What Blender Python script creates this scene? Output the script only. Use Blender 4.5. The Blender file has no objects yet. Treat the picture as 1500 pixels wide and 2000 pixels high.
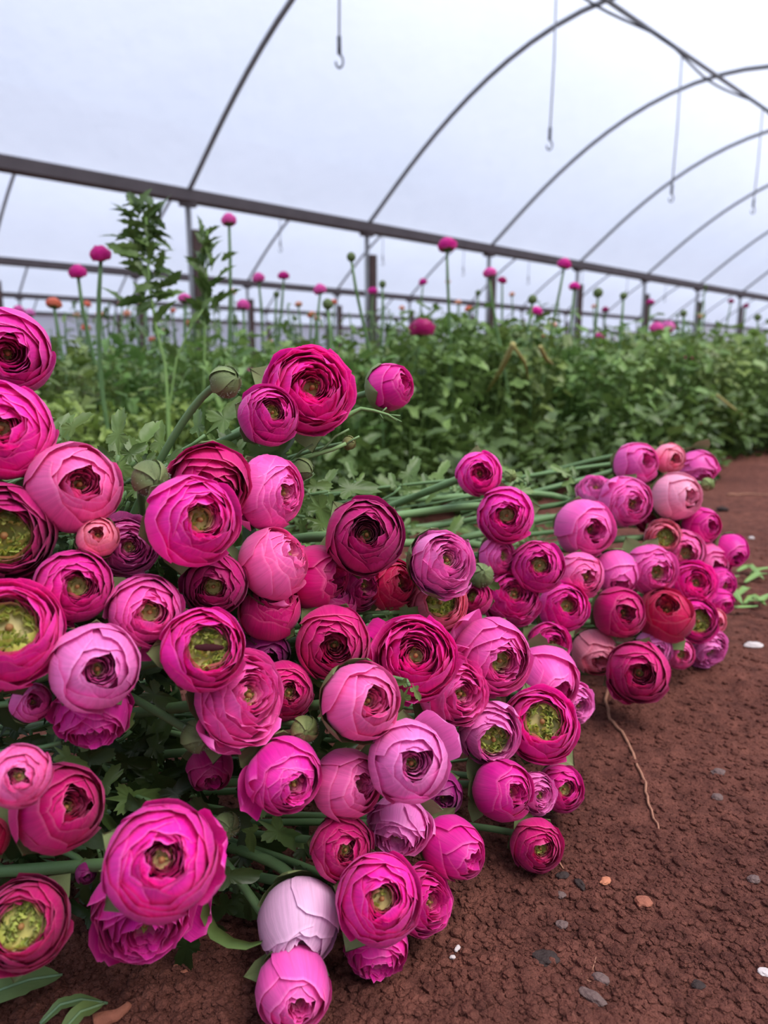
import bpy, math, random
import numpy as np
from mathutils import Vector, Matrix, noise, Quaternion

# ------------------------------------------------------------------ camera, sky, exposure
scene = bpy.context.scene
COL = scene.collection
F_PX, W, HGT = 1400.0, 1500, 2000
PITCH = math.atan(290 / F_PX)
CAM = Vector((0, 0, .42))
FWD = Vector((0, math.cos(PITCH), -math.sin(PITCH)))
UP = Vector((0, math.sin(PITCH), math.cos(PITCH)))
RT = Vector((1, 0, 0))
cam_d = bpy.data.cameras.new('camera')
cam = bpy.data.objects.new('camera', cam_d)
COL.objects.link(cam)
cam.location = CAM
cam.rotation_euler = (math.pi / 2 - PITCH, 0, 0)
cam_d.sensor_fit = 'VERTICAL'
cam_d.sensor_height = 36
cam_d.sensor_width = 27
cam_d.lens = F_PX / HGT * 36
cam_d.clip_start = .02
cam_d.clip_end = 400
cam_d.dof.use_dof = True
cam_d.dof.focus_distance = .56
cam_d.dof.aperture_fstop = 6.2
scene.camera = cam

scene.view_settings.view_transform = 'Standard'
scene.view_settings.look = 'None'
scene.view_settings.gamma = 1
scene.view_settings.use_curve_mapping = False
scene.view_settings.exposure = 0.15

world = bpy.data.worlds.new('overcast_sky')
scene.world = world
world.use_nodes = True
wn = world.node_tree.nodes
wl = world.node_tree.links
wn.clear()
w_out = wn.new('ShaderNodeOutputWorld')
w_bg = wn.new('ShaderNodeBackground')
w_tc = wn.new('ShaderNodeTexCoord')
w_noise = wn.new('ShaderNodeTexNoise')
w_noise.inputs['Scale'].default_value = 1.6
w_noise.inputs['Detail'].default_value = 3
w_ramp = wn.new('ShaderNodeValToRGB')
w_ramp.color_ramp.elements[0].position = .35
w_ramp.color_ramp.elements[0].color = (.54, .70, 1.0, 1)
w_ramp.color_ramp.elements[1].position = .68
w_ramp.color_ramp.elements[1].color = (.88, .91, 1.0, 1)
w_dot = wn.new('ShaderNodeVectorMath')
w_dot.operation = 'DOT_PRODUCT'
w_dot.inputs[1].default_value = Vector((-.18, 0, .98)).normalized()
w_mr = wn.new('ShaderNodeMapRange')
w_mr.inputs[1].default_value = 0
w_mr.inputs[2].default_value = 1
w_mr.inputs[3].default_value = .50
w_mr.inputs[4].default_value = 1.02   # overcast sky: zenith twice the horizon
wl.new(w_tc.outputs['Generated'], w_noise.inputs['Vector'])
wl.new(w_tc.outputs['Generated'], w_dot.inputs[0])
wl.new(w_dot.outputs['Value'], w_mr.inputs[0])
wl.new(w_noise.outputs[0], w_ramp.inputs[0])
wl.new(w_ramp.outputs[0], w_bg.inputs['Color'])
wl.new(w_mr.outputs[0], w_bg.inputs['Strength'])
wl.new(w_bg.outputs[0], w_out.inputs[0])

# soft sun added to brighten the flowers, through a right side left open
sun_d = bpy.data.lights.new('added_sun', 'SUN')
sun_d.energy = 3.5
sun_d.angle = math.radians(40)
sun_d.color = (1.0, .93, .90)
sun = bpy.data.objects.new('added_sun', sun_d)
COL.objects.link(sun)
sun.rotation_mode = 'QUATERNION'
sun.rotation_quaternion = Vector((.46, -.26, .85)).normalized().to_track_quat('Z', 'Y')

# ------------------------------------------------------------------ frames of reference
def at(px, py, d):
    return CAM + d * (FWD + (px - 750) / F_PX * RT - (py - 1000) / F_PX * UP)

_a = at(2218, 710, 1) - CAM
A = Vector((_a.x, _a.y, 0)).normalized()       # along the tunnel
B = Vector((-A.y, A.x, 0))                      # towards the left gutter

def tl(t, l, z=0):
    return Vector((A.x * t + B.x * l, A.y * t + B.y * l, z))

def project(p):
    q = p - CAM
    d = q.dot(FWD)
    if d < .05: return None
    return 750 + F_PX * q.dot(RT) / d, 1000 - F_PX * q.dot(UP) / d, d

def ground_h(x, y):
    h = .010 * noise.noise(Vector((x * 2.1, y * 2.1, 3)))
    r = math.hypot(x, y)
    if r < 4:
        h += .0045 * noise.noise(Vector((x * 11, y * 11, 7)))
        c = noise.noise(Vector((x * 38, y * 38, 1)))
        h += .0034 * c
        h += .0022 * noise.noise(Vector((x * 95, y * 95, 5)))
        h += .004 * max(0, noise.noise(Vector((x * 24, y * 17, 9))) - .15)
    return h

def at_ground(px, py, lift=0):
    r = at(px, py, 1) - CAM
    d = -CAM.z / r.z
    p = CAM + d * r
    p.z = ground_h(p.x, p.y) + lift
    return p, d

def srgb(r, g, b):
    def f(c):
        c /= 255
        return c / 12.92 if c <= .04045 else ((c + .055) / 1.055) ** 2.4
    return (f(r), f(g), f(b), 1)

# ------------------------------------------------------------------ materials
def new_mat(name):
    m = bpy.data.materials.new(name)
    m.use_nodes = True
    n, l = m.node_tree.nodes, m.node_tree.links
    n.clear()
    out = n.new('ShaderNodeOutputMaterial')
    return m, n, l, out

def mix_rgb(n, l, fac, a, b, mode='MIX'):
    x = n.new('ShaderNodeMix')
    x.data_type = 'RGBA'
    x.blend_type = mode
    for i, v in ((0, fac), (6, a), (7, b)):
        if isinstance(v, bpy.types.NodeSocket): l.new(v, x.inputs[i])
        else: x.inputs[i].default_value = v
    return x.outputs[2]

def mapr(n, l, v, a, b, c, d):
    x = n.new('ShaderNodeMapRange')
    l.new(v, x.inputs[0])
    for i, k in enumerate((a, b, c, d)): x.inputs[i + 1].default_value = k
    return x.outputs[0]

def noise_tex(n, l, vec, scale, detail=3, rough=.5):
    x = n.new('ShaderNodeTexNoise')
    x.inputs['Scale'].default_value = scale
    x.inputs['Detail'].default_value = detail
    x.inputs['Roughness'].default_value = rough
    if vec is not None: l.new(vec, x.inputs['Vector'])
    return x.outputs[0]

def scaled(n, l, vec, s):
    x = n.new('ShaderNodeMapping')
    x.inputs['Scale'].default_value = s
    l.new(vec, x.inputs['Vector'])
    return x.outputs[0]

def bump(n, l, h, strength, dist):
    x = n.new('ShaderNodeBump')
    x.inputs['Strength'].default_value = strength
    x.inputs['Distance'].default_value = dist
    l.new(h, x.inputs['Height'])
    return x.outputs[0]

def plain(name, col, rough=.6, var=.25, scale=20, bmp=0, metal=0, spec=.4):
    m, n, l, out = new_mat(name)
    p = n.new('ShaderNodeBsdfPrincipled')
    tc = n.new('ShaderNodeTexCoord')
    f = noise_tex(n, l, tc.outputs['Object'], scale, 5, .6)
    dark = tuple(c * (1 - var) for c in col[:3]) + (1,)
    lite = tuple(min(1, c * (1 + var)) for c in col[:3]) + (1,)
    l.new(mix_rgb(n, l, f, dark, lite), p.inputs['Base Color'])
    p.inputs['Roughness'].default_value = rough
    p.inputs['Metallic'].default_value = metal
    p.inputs['Specular IOR Level'].default_value = spec
    if bmp: l.new(bump(n, l, f, bmp, .01), p.inputs['Normal'])
    l.new(p.outputs[0], out.inputs[0])
    return m

def petal_material():
    m, n, l, out = new_mat('petal')
    oi = n.new('ShaderNodeObjectInfo')
    uv = n.new('ShaderNodeUVMap')
    sep = n.new('ShaderNodeSeparateXYZ')
    l.new(uv.outputs[0], sep.inputs[0])
    veins = noise_tex(n, l, scaled(n, l, uv.outputs[0], (34, 1.6, 1)), 1.0, 4, .65)
    soft = noise_tex(n, l, scaled(n, l, uv.outputs[0], (3, 2.2, 1)), 1.0, 2)
    col = oi.outputs['Color']
    vf = mapr(n, l, veins, .3, .7, .84, 1.12)
    hs = n.new('ShaderNodeHueSaturation')
    l.new(col, hs.inputs['Color'])
    l.new(vf, hs.inputs['Value'])
    col = hs.outputs[0]
    # lighter, slightly dry rim; paler foot
    hp = n.new('ShaderNodeHueSaturation')
    l.new(col, hp.inputs['Color'])
    hp.inputs['Saturation'].default_value = .84
    hp.inputs['Value'].default_value = 1.3
    pale = hp.outputs[0]
    rim = mapr(n, l, sep.outputs[1], .955, 1, 0, .7)
    col = mix_rgb(n, l, rim, col, pale)
    foot = mapr(n, l, sep.outputs[1], .42, .0, 0, .35)
    col = mix_rgb(n, l, foot, col, pale)
    sf = mapr(n, l, soft, .35, .7, 0, .22)
    col = mix_rgb(n, l, sf, col, pale)
    at_ = n.new('ShaderNodeAttribute')
    at_.attribute_name = 'green'
    gcol = mix_rgb(n, l, veins, srgb(172, 190, 62), srgb(228, 238, 138))
    col = mix_rgb(n, l, at_.outputs['Fac'], col, gcol)
    p = n.new('ShaderNodeBsdfPrincipled')
    l.new(col, p.inputs['Base Color'])
    p.inputs['Roughness'].default_value = .42
    p.inputs['Specular IOR Level'].default_value = .32
    p.inputs['Sheen Weight'].default_value = .12
    p.inputs['Sheen Tint'].default_value = (.85, .75, 1, 1)
    l.new(bump(n, l, veins, .22, .0012), p.inputs['Normal'])
    tr = n.new('ShaderNodeBsdfTranslucent')
    l.new(col, tr.inputs['Color'])
    mx = n.new('ShaderNodeMixShader')
    mx.inputs[0].default_value = .22
    l.new(p.outputs[0], mx.inputs[1])
    l.new(tr.outputs[0], mx.inputs[2])
    l.new(mx.outputs[0], out.inputs[0])
    return m

def leaf_material(name, dark, lite, rough=.45, transl=.2, tint=True):
    m, n, l, out = new_mat(name)
    tc = n.new('ShaderNodeTexCoord')
    at_ = n.new('ShaderNodeAttribute')
    at_.attribute_name = 'shade'
    oi = n.new('ShaderNodeObjectInfo')
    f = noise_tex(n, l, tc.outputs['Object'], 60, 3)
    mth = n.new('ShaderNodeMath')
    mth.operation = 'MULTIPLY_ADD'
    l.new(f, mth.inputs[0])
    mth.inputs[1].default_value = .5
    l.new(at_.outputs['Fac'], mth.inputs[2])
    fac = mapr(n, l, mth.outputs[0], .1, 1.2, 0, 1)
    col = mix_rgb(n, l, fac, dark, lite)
    if tint: col = mix_rgb(n, l, 1, col, oi.outputs['Color'], 'MULTIPLY')
    p = n.new('ShaderNodeBsdfPrincipled')
    l.new(col, p.inputs['Base Color'])
    p.inputs['Roughness'].default_value = rough
    p.inputs['Specular IOR Level'].default_value = .35
    l.new(bump(n, l, f, .25, .003), p.inputs['Normal'])
    tr = n.new('ShaderNodeBsdfTranslucent')
    l.new(col, tr.inputs['Color'])
    mx = n.new('ShaderNodeMixShader')
    mx.inputs[0].default_value = transl
    l.new(p.outputs[0], mx.inputs[1])
    l.new(tr.outputs[0], mx.inputs[2])
    l.new(mx.outputs[0], out.inputs[0])
    return m

def film_material():
    m, n, l, out = new_mat('polythene_film')
    tc = n.new('ShaderNodeTexCoord')
    f = noise_tex(n, l, tc.outputs['Object'], .55, 4, .55)
    f2 = noise_tex(n, l, scaled(n, l, tc.outputs['Object'], (1, 1, .25)), 3.5, 4, .6)
    col = mix_rgb(n, l, mapr(n, l, f, .3, .7, 0, 1), (.79, .83, .92, 1), (.84, .88, .97, 1))
    tr = n.new('ShaderNodeBsdfTranslucent')
    l.new(col, tr.inputs['Color'])
    l.new(bump(n, l, f2, .12, .1), tr.inputs['Normal'])
    tp = n.new('ShaderNodeBsdfTransparent')
    tp.inputs['Color'].default_value = (.95, .96, .98, 1)
    df = n.new('ShaderNodeBsdfDiffuse')
    l.new(col, df.inputs['Color'])
    m1 = n.new('ShaderNodeMixShader')
    m1.inputs[0].default_value = .18
    l.new(tr.outputs[0], m1.inputs[1])
    l.new(df.outputs[0], m1.inputs[2])
    m2 = n.new('ShaderNodeMixShader')
    m2.inputs[0].default_value = .10
    l.new(m1.outputs[0], m2.inputs[1])
    l.new(tp.outputs[0], m2.inputs[2])
    l.new(m2.outputs[0], out.inputs[0])
    return m

def soil_material():
    m, n, l, out = new_mat('red_soil')
    tc = n.new('ShaderNodeTexCoord')
    o = tc.outputs['Object']
    big = noise_tex(n, l, o, 3.2, 5, .6)
    mid = noise_tex(n, l, o, 42, 6, .7)
    fine = noise_tex(n, l, o, 260, 5, .7)
    c = mix_rgb(n, l, mapr(n, l, big, .3, .7, 0, 1), srgb(120, 74, 64), srgb(150, 95, 80))
    c = mix_rgb(n, l, mapr(n, l, mid, .35, .7, .75, 0), c, srgb(66, 36, 32))
    c = mix_rgb(n, l, mapr(n, l, fine, .58, .8, 0, .55), c, srgb(176, 118, 98))
    c = mix_rgb(n, l, mapr(n, l, fine, .42, .3, 0, .6), c, srgb(44, 24, 24))
    vor = n.new('ShaderNodeTexVoronoi')
    vor.inputs['Scale'].default_value = 300
    l.new(o, vor.inputs['Vector'])
    p = n.new('ShaderNodeBsdfPrincipled')
    l.new(c, p.inputs['Base Color'])
    p.inputs['Roughness'].default_value = .92
    p.inputs['Specular IOR Level'].default_value = .15
    b1 = n.new('ShaderNodeMath')
    b1.operation = 'SUBTRACT'
    l.new(mid, b1.inputs[0])
    l.new(mapr(n, l, vor.outputs['Distance'], 0, .8, 0, .12), b1.inputs[1])
    b2 = n.new('ShaderNodeBump')
    b2.inputs['Strength'].default_value = 1
    b2.inputs['Distance'].default_value = .004
    l.new(fine, b2.inputs['Height'])
    b3 = n.new('ShaderNodeBump')
    b3.inputs['Strength'].default_value = 1
    b3.inputs['Distance'].default_value = .009
    l.new(b1.outputs[0], b3.inputs['Height'])
    l.new(b2.outputs[0], b3.inputs['Normal'])
    l.new(b3.outputs[0], p.inputs['Normal'])
    l.new(p.outputs[0], out.inputs[0])
    return m

M_PETAL = petal_material()
M_SEPAL = leaf_material('sepal', srgb(72, 88, 48), srgb(140, 158, 104), .6, .12)
M_STEM = leaf_material('stem', srgb(60, 92, 52), srgb(128, 164, 108), .5, .0)
M_LEAF = leaf_material('leaf', srgb(34, 64, 26), srgb(136, 166, 92), .38, .25)
M_FILM = film_material()
M_SOIL = soil_material()
M_STEEL = plain('galvanised_steel', srgb(136, 138, 140), .5, .3, 6, 0, .3)
M_GUTTER = plain('weathered_gutter', srgb(92, 84, 86), .6, .35, 4)
M_WOOD = plain('weathered_wood', srgb(88, 70, 66), .85, .4, 14, .4)
M_WIRE = plain('hanging_wire', srgb(132, 136, 144), .6, .15)
M_CABLE = plain('black_cable', srgb(52, 54, 60), .6, .3)
M_PISTIL = plain('pistil', srgb(150, 108, 62), .5, .35, 160, .3)
M_DRY = plain('dry_stalk', srgb(164, 156, 96), .7, .3, 40)
M_ROOT = plain('root', srgb(158, 112, 90), .8, .35, 90, .4)
M_STONE = plain('grey_stone', srgb(108, 88, 84), .85, .35, 120, .6)
M_DARKSTONE = plain('dark_stone', srgb(62, 52, 50), .85, .35, 120, .6, 0, .15)
M_WHITE = plain('white_flake', srgb(198, 188, 186), .7, .1, 100)
M_ORANGE = plain('orange_flake', srgb(184, 118, 88), .8, .2, 100)
M_BARK = plain('bark_chip', srgb(150, 92, 72), .85, .35, 80, .4)
M_HAIR = plain('fine_hair', srgb(205, 215, 200), .6, .05)

# ------------------------------------------------------------------ object helpers
def mesh(name, verts, faces, mat, uvs=None, attrs=None, smooth=True):
    me = bpy.data.meshes.new(name)
    me.from_pydata([tuple(v) for v in verts], [], faces)
    if uvs is not None:
        lay = me.uv_layers.new(name='UVMap')
        idx = np.empty(len(me.loops), dtype=np.int32)
        me.loops.foreach_get('vertex_index', idx)
        lay.data.foreach_set('uv', np.asarray(uvs, dtype=np.float32)[idx].ravel())
    for k, vals in (attrs or {}).items():
        a = me.attributes.new(k, 'FLOAT', 'POINT')
        a.data.foreach_set('value', np.asarray(vals, dtype=np.float32))
    me.materials.append(mat)
    if smooth: me.polygons.foreach_set('use_smooth', [True] * len(me.polygons))
    me.update()
    return me

def link(name, data, parent=None, color=None, kind=None):
    o = bpy.data.objects.new(name, data)
    COL.objects.link(o)
    if parent: o.parent = parent
    if color: o.color = color
    if kind: o['kind'] = kind
    return o

def tag(o, label, cat, group=None):
    o['label'] = label
    o['category'] = cat
    if group: o['group'] = group
    return o

class MB:
    """collects geometry for ONE mesh"""
    def __init__(s): s.v, s.f, s.uv, s.sh = [], [], [], []
    def add(s, v, f, uv=None, sh=.5):
        o = len(s.v)
        s.v += [tuple(p) for p in v]
        s.f += [tuple(i + o for i in q) for q in f]
        s.uv += uv if uv else [(0, .5)] * len(v)
        s.sh += [sh] * len(v) if not isinstance(sh, list) else sh
    def build(s, name, mat, attr='shade', smooth=True):
        return mesh(name, s.v, s.f, mat, s.uv, {attr: s.sh} if attr else None, smooth)

def tube_geo(pts, radii, n=8, cap=True):
    pts = [Vector(p) for p in pts]
    vs, fs = [], []
    ref = Vector((0, 0, 1))
    t0 = (pts[1] - pts[0]).normalized()
    if abs(t0.dot(ref)) > .9: ref = Vector((1, 0, 0))
    nrm = t0.cross(ref).normalized()
    for i, p in enumerate(pts):
        t = (pts[min(i + 1, len(pts) - 1)] - pts[max(i - 1, 0)]).normalized()
        nrm = (nrm - t * nrm.dot(t)).normalized()
        bn = t.cross(nrm)
        r = radii[i] if isinstance(radii, (list, tuple)) else radii
        for k in range(n):
            a = 2 * math.pi * k / n
            vs.append(p + r * (math.cos(a) * nrm + math.sin(a) * bn))
    for i in range(len(pts) - 1):
        for k in range(n):
            k2 = (k + 1) % n
            fs.append((i * n + k, i * n + k2, (i + 1) * n + k2, (i + 1) * n + k))
    if cap:
        fs.append(tuple(range(n - 1, -1, -1)))
        fs.append(tuple((len(pts) - 1) * n + k for k in range(n)))
    return vs, fs

def bez(p0, p1, p2, p3, n):
    out = []
    for i in range(n + 1):
        t = i / n
        s = 1 - t
        out.append(s ** 3 * p0 + 3 * s * s * t * p1 + 3 * s * t * t * p2 + t ** 3 * p3)
    return out

def tube_mesh(name, pts, radii, mat, n=8, sh=.5):
    m = MB()
    v, f = tube_geo(pts, radii, n)
    m.add(v, f, None, sh)
    return m.build(name, mat)

# ------------------------------------------------------------------ setting: floor
def build_floor():
    fine = np.radians(np.arange(-36, 36.01, .2))
    rest = np.radians(np.arange(39, 321.1, 3.0))
    ang = np.concatenate([fine, rest])
    rs = [.12]
    while rs[-1] < .30: rs.append(rs[-1] * 1.08)
    while rs[-1] < 2.6: rs.append(rs[-1] * 1.0065)
    while rs[-1] < 90: rs.append(rs[-1] * 1.09)
    na, nr = len(ang), len(rs)
    v = [(0, 0, 0)]
    sn, cs = np.sin(ang), np.cos(ang)
    for r in rs:
        for i in range(na):
            x, y = r * sn[i], r * cs[i]
            v.append((x, y, ground_h(x, y)))
    f = []
    for j in range(nr - 1):
        b = 1 + j * na
        for i in range(na):
            i2 = (i + 1) % na
            f.append((b + i, b + na + i, b + na + i2, b + i2))
    for i in range(na): f.append((0, 1 + i, 1 + (i + 1) % na))
    o = link('floor', mesh('floor', v, f, M_SOIL), kind='structure')
    o['label'] = 'bare red brown crumbly soil of the growing tunnel'
    return o
FLOOR = build_floor()

# ------------------------------------------------------------------ setting: polytunnel
GUT_L, SPAN, GUT_Z, RIDGE_Z = 8.40, 7.72, 2.04 + .42, 3.86 + .42
T_FIRST, T_STEP = 4.82, 3.0
T0, T1 = T_FIRST - 5 * T_STEP, T_FIRST + 17 * T_STEP
def arch(u):
    """height above gutter for u in -1..1 across a span"""
    a = abs(u)
    return (RIDGE_Z - GUT_Z) * (1 - a ** 1.95) ** 1.1
def arch_pts(l0, t, n=36):
    out = []
    for i in range(n + 1):
        th = math.pi * i / n
        u = -math.cos(th)
        out.append(tl(t, l0 + u * SPAN / 2, GUT_Z + arch(u)))
    return out
def film_span(k):
    lc = GUT_L + SPAN * (k - .5)
    n = 36
    v, f = [], []
    ts = [T0 + T_STEP * .5 * i for i in range(int((T1 - T0) / T_STEP * 2) + 1)]
    for j, t in enumerate(ts):
        sag = .04 if j % 2 else 0
        for i in range(n + 1):
            u = -math.cos(math.pi * i / n)
            v.append(tl(t, lc + u * SPAN / 2, GUT_Z + .035 + arch(u) * 1.004 - sag * math.sin(math.pi * i / n)))
    for j in range(len(ts) - 1):
        for i in range(n):
            a = j * (n + 1) + i
            f.append((a, a + 1, a + n + 2, a + n + 1))
    o = link('ceiling', mesh('ceiling', v, f, M_FILM), kind='structure')
    o['label'] = 'translucent white film stretched over the tunnel hoops'
SPANS = [0, 1, 2, 3]
for k in SPANS: film_span(k)
def film_wall(name, pts, label):
    v = [p for p in pts] + [Vector((p.x, p.y, 0)) for p in pts]
    n = len(pts)
    f = [(i, i + 1, n + i + 1, n + i) for i in range(n - 1)]
    o = link(name, mesh(name, v, f, M_FILM), kind='structure')
    o['label'] = label
film_wall('wall_left', [tl(T0 + (T1 - T0) * i / 20, GUT_L + SPAN * 3, GUT_Z) for i in range(21)],
          'translucent film side wall beyond the last tunnel')
for nm, t in (('wall_far', T1), ('wall_near', T0)):
    pts = []
    for k in SPANS:
        pts += arch_pts(GUT_L + SPAN * (k - .5), t, 20)
    film_wall(nm, pts, 'translucent film end wall of the tunnels')

def box_between(p, q, w, h, r=.012):
    """bevelled bar from p to q, top at the given z"""
    d = (q - p).normalized()
    s = Vector((-d.y, d.x, 0)).normalized() if abs(d.z) < .9 else Vector((1, 0, 0))
    u = d.cross(s)
    prof = [(-w/2+r, -h/2), (w/2-r, -h/2), (w/2, -h/2+r), (w/2, h/2-r), (w/2-r, h/2), (-w/2+r, h/2), (-w/2, h/2-r), (-w/2, -h/2+r)]
    v = [e + s * a + u * b for e in (p, q) for a, b in prof]
    f = [(i, (i + 1) % 8, 8 + (i + 1) % 8, 8 + i) for i in range(8)] + [tuple(range(7, -1, -1)), tuple(range(8, 16))]
    return v, f

ordw = ['camera side', 'nearest', 'second', 'third']
gut_lab = {-1: 'grey roof gutter beam far behind the camera side', 0: 'grey roof gutter beam above the camera side of the tunnel',
           1: 'thickest dark grey gutter beam, crossing the whole photo below the large arched roof',
           2: 'thinner grey gutter beam, second below the thick one at left', 3: 'thin pale grey gutter beam, third down at the far left',
           4: 'faint outermost gutter beam lowest of all behind the flower stems'}
for k in range(0, 4):
    l = GUT_L + SPAN * (k - 1) + (0)
    kk = k
    m = MB()
    v, f = box_between(tl(T0, GUT_L + SPAN * (kk - 1), GUT_Z - .03), tl(T1, GUT_L + SPAN * (kk - 1), GUT_Z - .03), .16, .15)
    m.add(v, f)
    g = link('gutter_beam', m.build('gutter_beam', M_GUTTER, smooth=False))
    tag(g, gut_lab[kk], 'beam')
m = MB()
v, f = box_between(tl(T0, GUT_L + SPAN * 3, GUT_Z - .03), tl(T1, GUT_L + SPAN * 3, GUT_Z - .03), .16, .15)
m.add(v, f)
tag(link('gutter_beam', m.build('gutter_beam', M_GUTTER, smooth=False)), gut_lab[4], 'beam')

# hoops: one mesh per kind, one object per hoop
hoop_mesh = {}
def hoop(l0, t, label, group, r=.030):
    if r not in hoop_mesh:
        pts = [Vector((B.x * u * SPAN / 2, B.y * u * SPAN / 2, arch(u))) for u in [-math.cos(math.pi * i / 36) for i in range(37)]]
        hoop_mesh[r] = tube_mesh('roof_hoop', pts, r, M_STEEL, 8)
    o = link('roof_hoop', hoop_mesh[r])
    o.location = tl(t, l0, GUT_Z)
    tag(o, label, 'roof hoop', group)
near_names = ['nearest steel roof hoop, rising from the gutter beam at the leftmost post',
              'second steel roof hoop, meeting the ridge at the top edge of the photo',
              'third steel roof hoop, crossing the ridge pipe just inside the frame',
              'fourth steel roof hoop, the one behind the third along the roof',
              'fifth steel roof hoop along the big arched roof']
for k in SPANS:
    lc = GUT_L + SPAN * (k - .5)
    for i in range(-2, 17):
        t = T_FIRST + i * T_STEP
        if k == 0 and 0 <= i < 5: lab, grp = near_names[i], 'steel hoops of the main roof'
        elif k == 0: lab, grp = 'steel roof hoop among the far, closely overlapping ones of the main roof', 'far steel hoops of the main roof'
        elif k > 0: lab, grp = 'pale steel hoop of the next roofs seen under the thick gutter beam', 'hoops of the neighbouring roofs'
        else: lab, grp = 'steel hoop of the roof beyond the right edge', 'hoops of the roof beyond the right edge'
        if k > 1 and i > 11: continue
        if k < 0 and i > 4: continue
        hoop(lc, t, lab, grp)

# ridge pipes with a slack cable wound along them
for k in (0, 1, 2):
    lc = GUT_L + SPAN * (k - .5)
    root = link('ridge_pipe', None)
    root.location = tl(0, lc, RIDGE_Z - .03)
    p = tube_mesh('pipe', [tl(T0, 0), tl(T1, 0)], .026, M_STEEL, 8)
    link('pipe', p, root)
    pts = []
    n = 260
    for i in range(n + 1):
        t = T0 + (T1 - T0) * i / n
        pts.append(tl(t, .05 * math.sin(t * 1.9), -.035 - .045 * abs(math.sin(t * 1.05))))
    link('cable', tube_mesh('cable', pts, .014, M_CABLE, 6), root)
    tag(root, ['dark ridge pipe with a slack cable at the top right of the main roof',
               'ridge pipe of the second roof hidden behind the thick gutter beam',
               'ridge pipe of the third, farthest visible roof'][k], 'ridge pipe')

# posts: steel leg bolted to a wooden stake
steel_me = tube_mesh('steel_leg', [Vector((0, 0, -.05)), Vector((0, 0, GUT_Z - .1))], .036, M_STEEL, 10)
mw = MB()
v, f = box_between(Vector((.085, 0, -.05)), Vector((.085, 0, 2.04)), .12, .13)
mw.add(v, f)
stake_me = mw.build('wooden_stake', M_WOOD, smooth=False)
mc = MB()
v, f = box_between(Vector((-.10, 0, GUT_Z - .12)), Vector((.10, 0, GUT_Z - .12)), .1, .07)
mc.add(v, f)
clamp_me = mc.build('clamp', M_GUTTER, smooth=False)
post_names = ['support post with brown wooden stake behind the tall weed, leftmost under the thick gutter beam',
              'support post with brown stake, second from the left under the thick gutter beam',
              'post with brown stake behind a pink flower, third under the thick gutter beam',
              'post with brown stake right of two tall pink flowers, fourth under the gutter beam',
              'post with brown stake above the lilac pink cluster, fifth under the gutter beam',
              'support post right of the lilac pink flower cluster, sixth under the gutter beam',
              'support post nearest the right edge, seventh under the gutter beam']
for k in (1, 2, 3):
    for i in range(-1, 14):
        root = link('support_post', None)
        root.location = tl(T_FIRST + i * T_STEP, GUT_L + SPAN * (k - 1), 0)
        root.rotation_euler.z = math.atan2(A.y, A.x) + math.radians(-12)
        link('steel_leg', steel_me, root)
        link('wooden_stake', stake_me, root)
        link('clamp', clamp_me, root)
        if k == 1 and 0 <= i < 7: lab, grp = post_names[i], 'posts under the thick gutter beam'
        elif k == 1: lab, grp = 'small far support post of the thick gutter beam', 'far posts under the thick gutter beam'
        elif k == 2: lab, grp = 'thin support post under the second gutter beam', 'posts under the second gutter beam'
        else: lab, grp = 'thin support post under the third gutter beam', 'posts under the third gutter beam'
        tag(root, lab, 'post', grp)

# hanging wires with hooks
wire_names = ['short hanging wire with hook at the top centre of the photo, nearest of the wires',
              'long hanging wire with hook in front of the third roof bay, second from the left',
              'hanging wire dropping from the ridge pipe, third from the left',
              'hanging wire near the right edge, fourth from the left']
wire_ends = [(675, 132), (1077, 290), (1322, 396), (1476, 416)]
def hanging_wire(top, length, label, group):
    root = link('hanging_wire', None)
    root.location = top
    link('wire', tube_mesh('wire', [Vector((0, 0, 0)), Vector((.01, 0, -length * .5)), Vector((0, 0, -length + .2))], .0085, M_WIRE, 6), root)
    m = MB()
    v, f = tube_geo([Vector((0, 0, -length + .22)), Vector((0, 0, -length + .10))], .017, 6)
    m.add(v, f)
    v, f = tube_geo([Vector((.0, 0, -length + .11))] + [Vector((.028 * math.sin(a), 0, -length + .05 + .045 * math.cos(a))) for a in [.2 + .5 * q for q in range(10)]], .008, 6)
    m.add(v, f)
    link('hook', m.build('hook', M_CABLE), root)
    tag(root, label, 'hanging wire', group)
lr = GUT_L - SPAN / 2
for i in range(8):
    t = 3.95 + 2.85 * i
    zend = [2.19, 2.15, 2.06, 2.30, 2.15, 2.25, 2.1, 2.2][i] + .42
    hanging_wire(tl(t, lr, RIDGE_Z - .05), RIDGE_Z - .05 - zend,
                 wire_names[i] if i < 4 else 'far hanging wire of the main roof', 'wires hanging from the main ridge')
for i in range(9):
    t = 6.2 + 2.85 * i
    hanging_wire(tl(t, lr + SPAN, RIDGE_Z - .05), RIDGE_Z - .05 - 2.6,
                 'faint hanging wire seen below the thick gutter beam', 'wires hanging in the second roof')

# ------------------------------------------------------------------ ranunculus blooms
R = random.Random(7)
def smooth01(x):
    x = max(0, min(1, x))
    return x * x * (3 - 2 * x)

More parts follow.
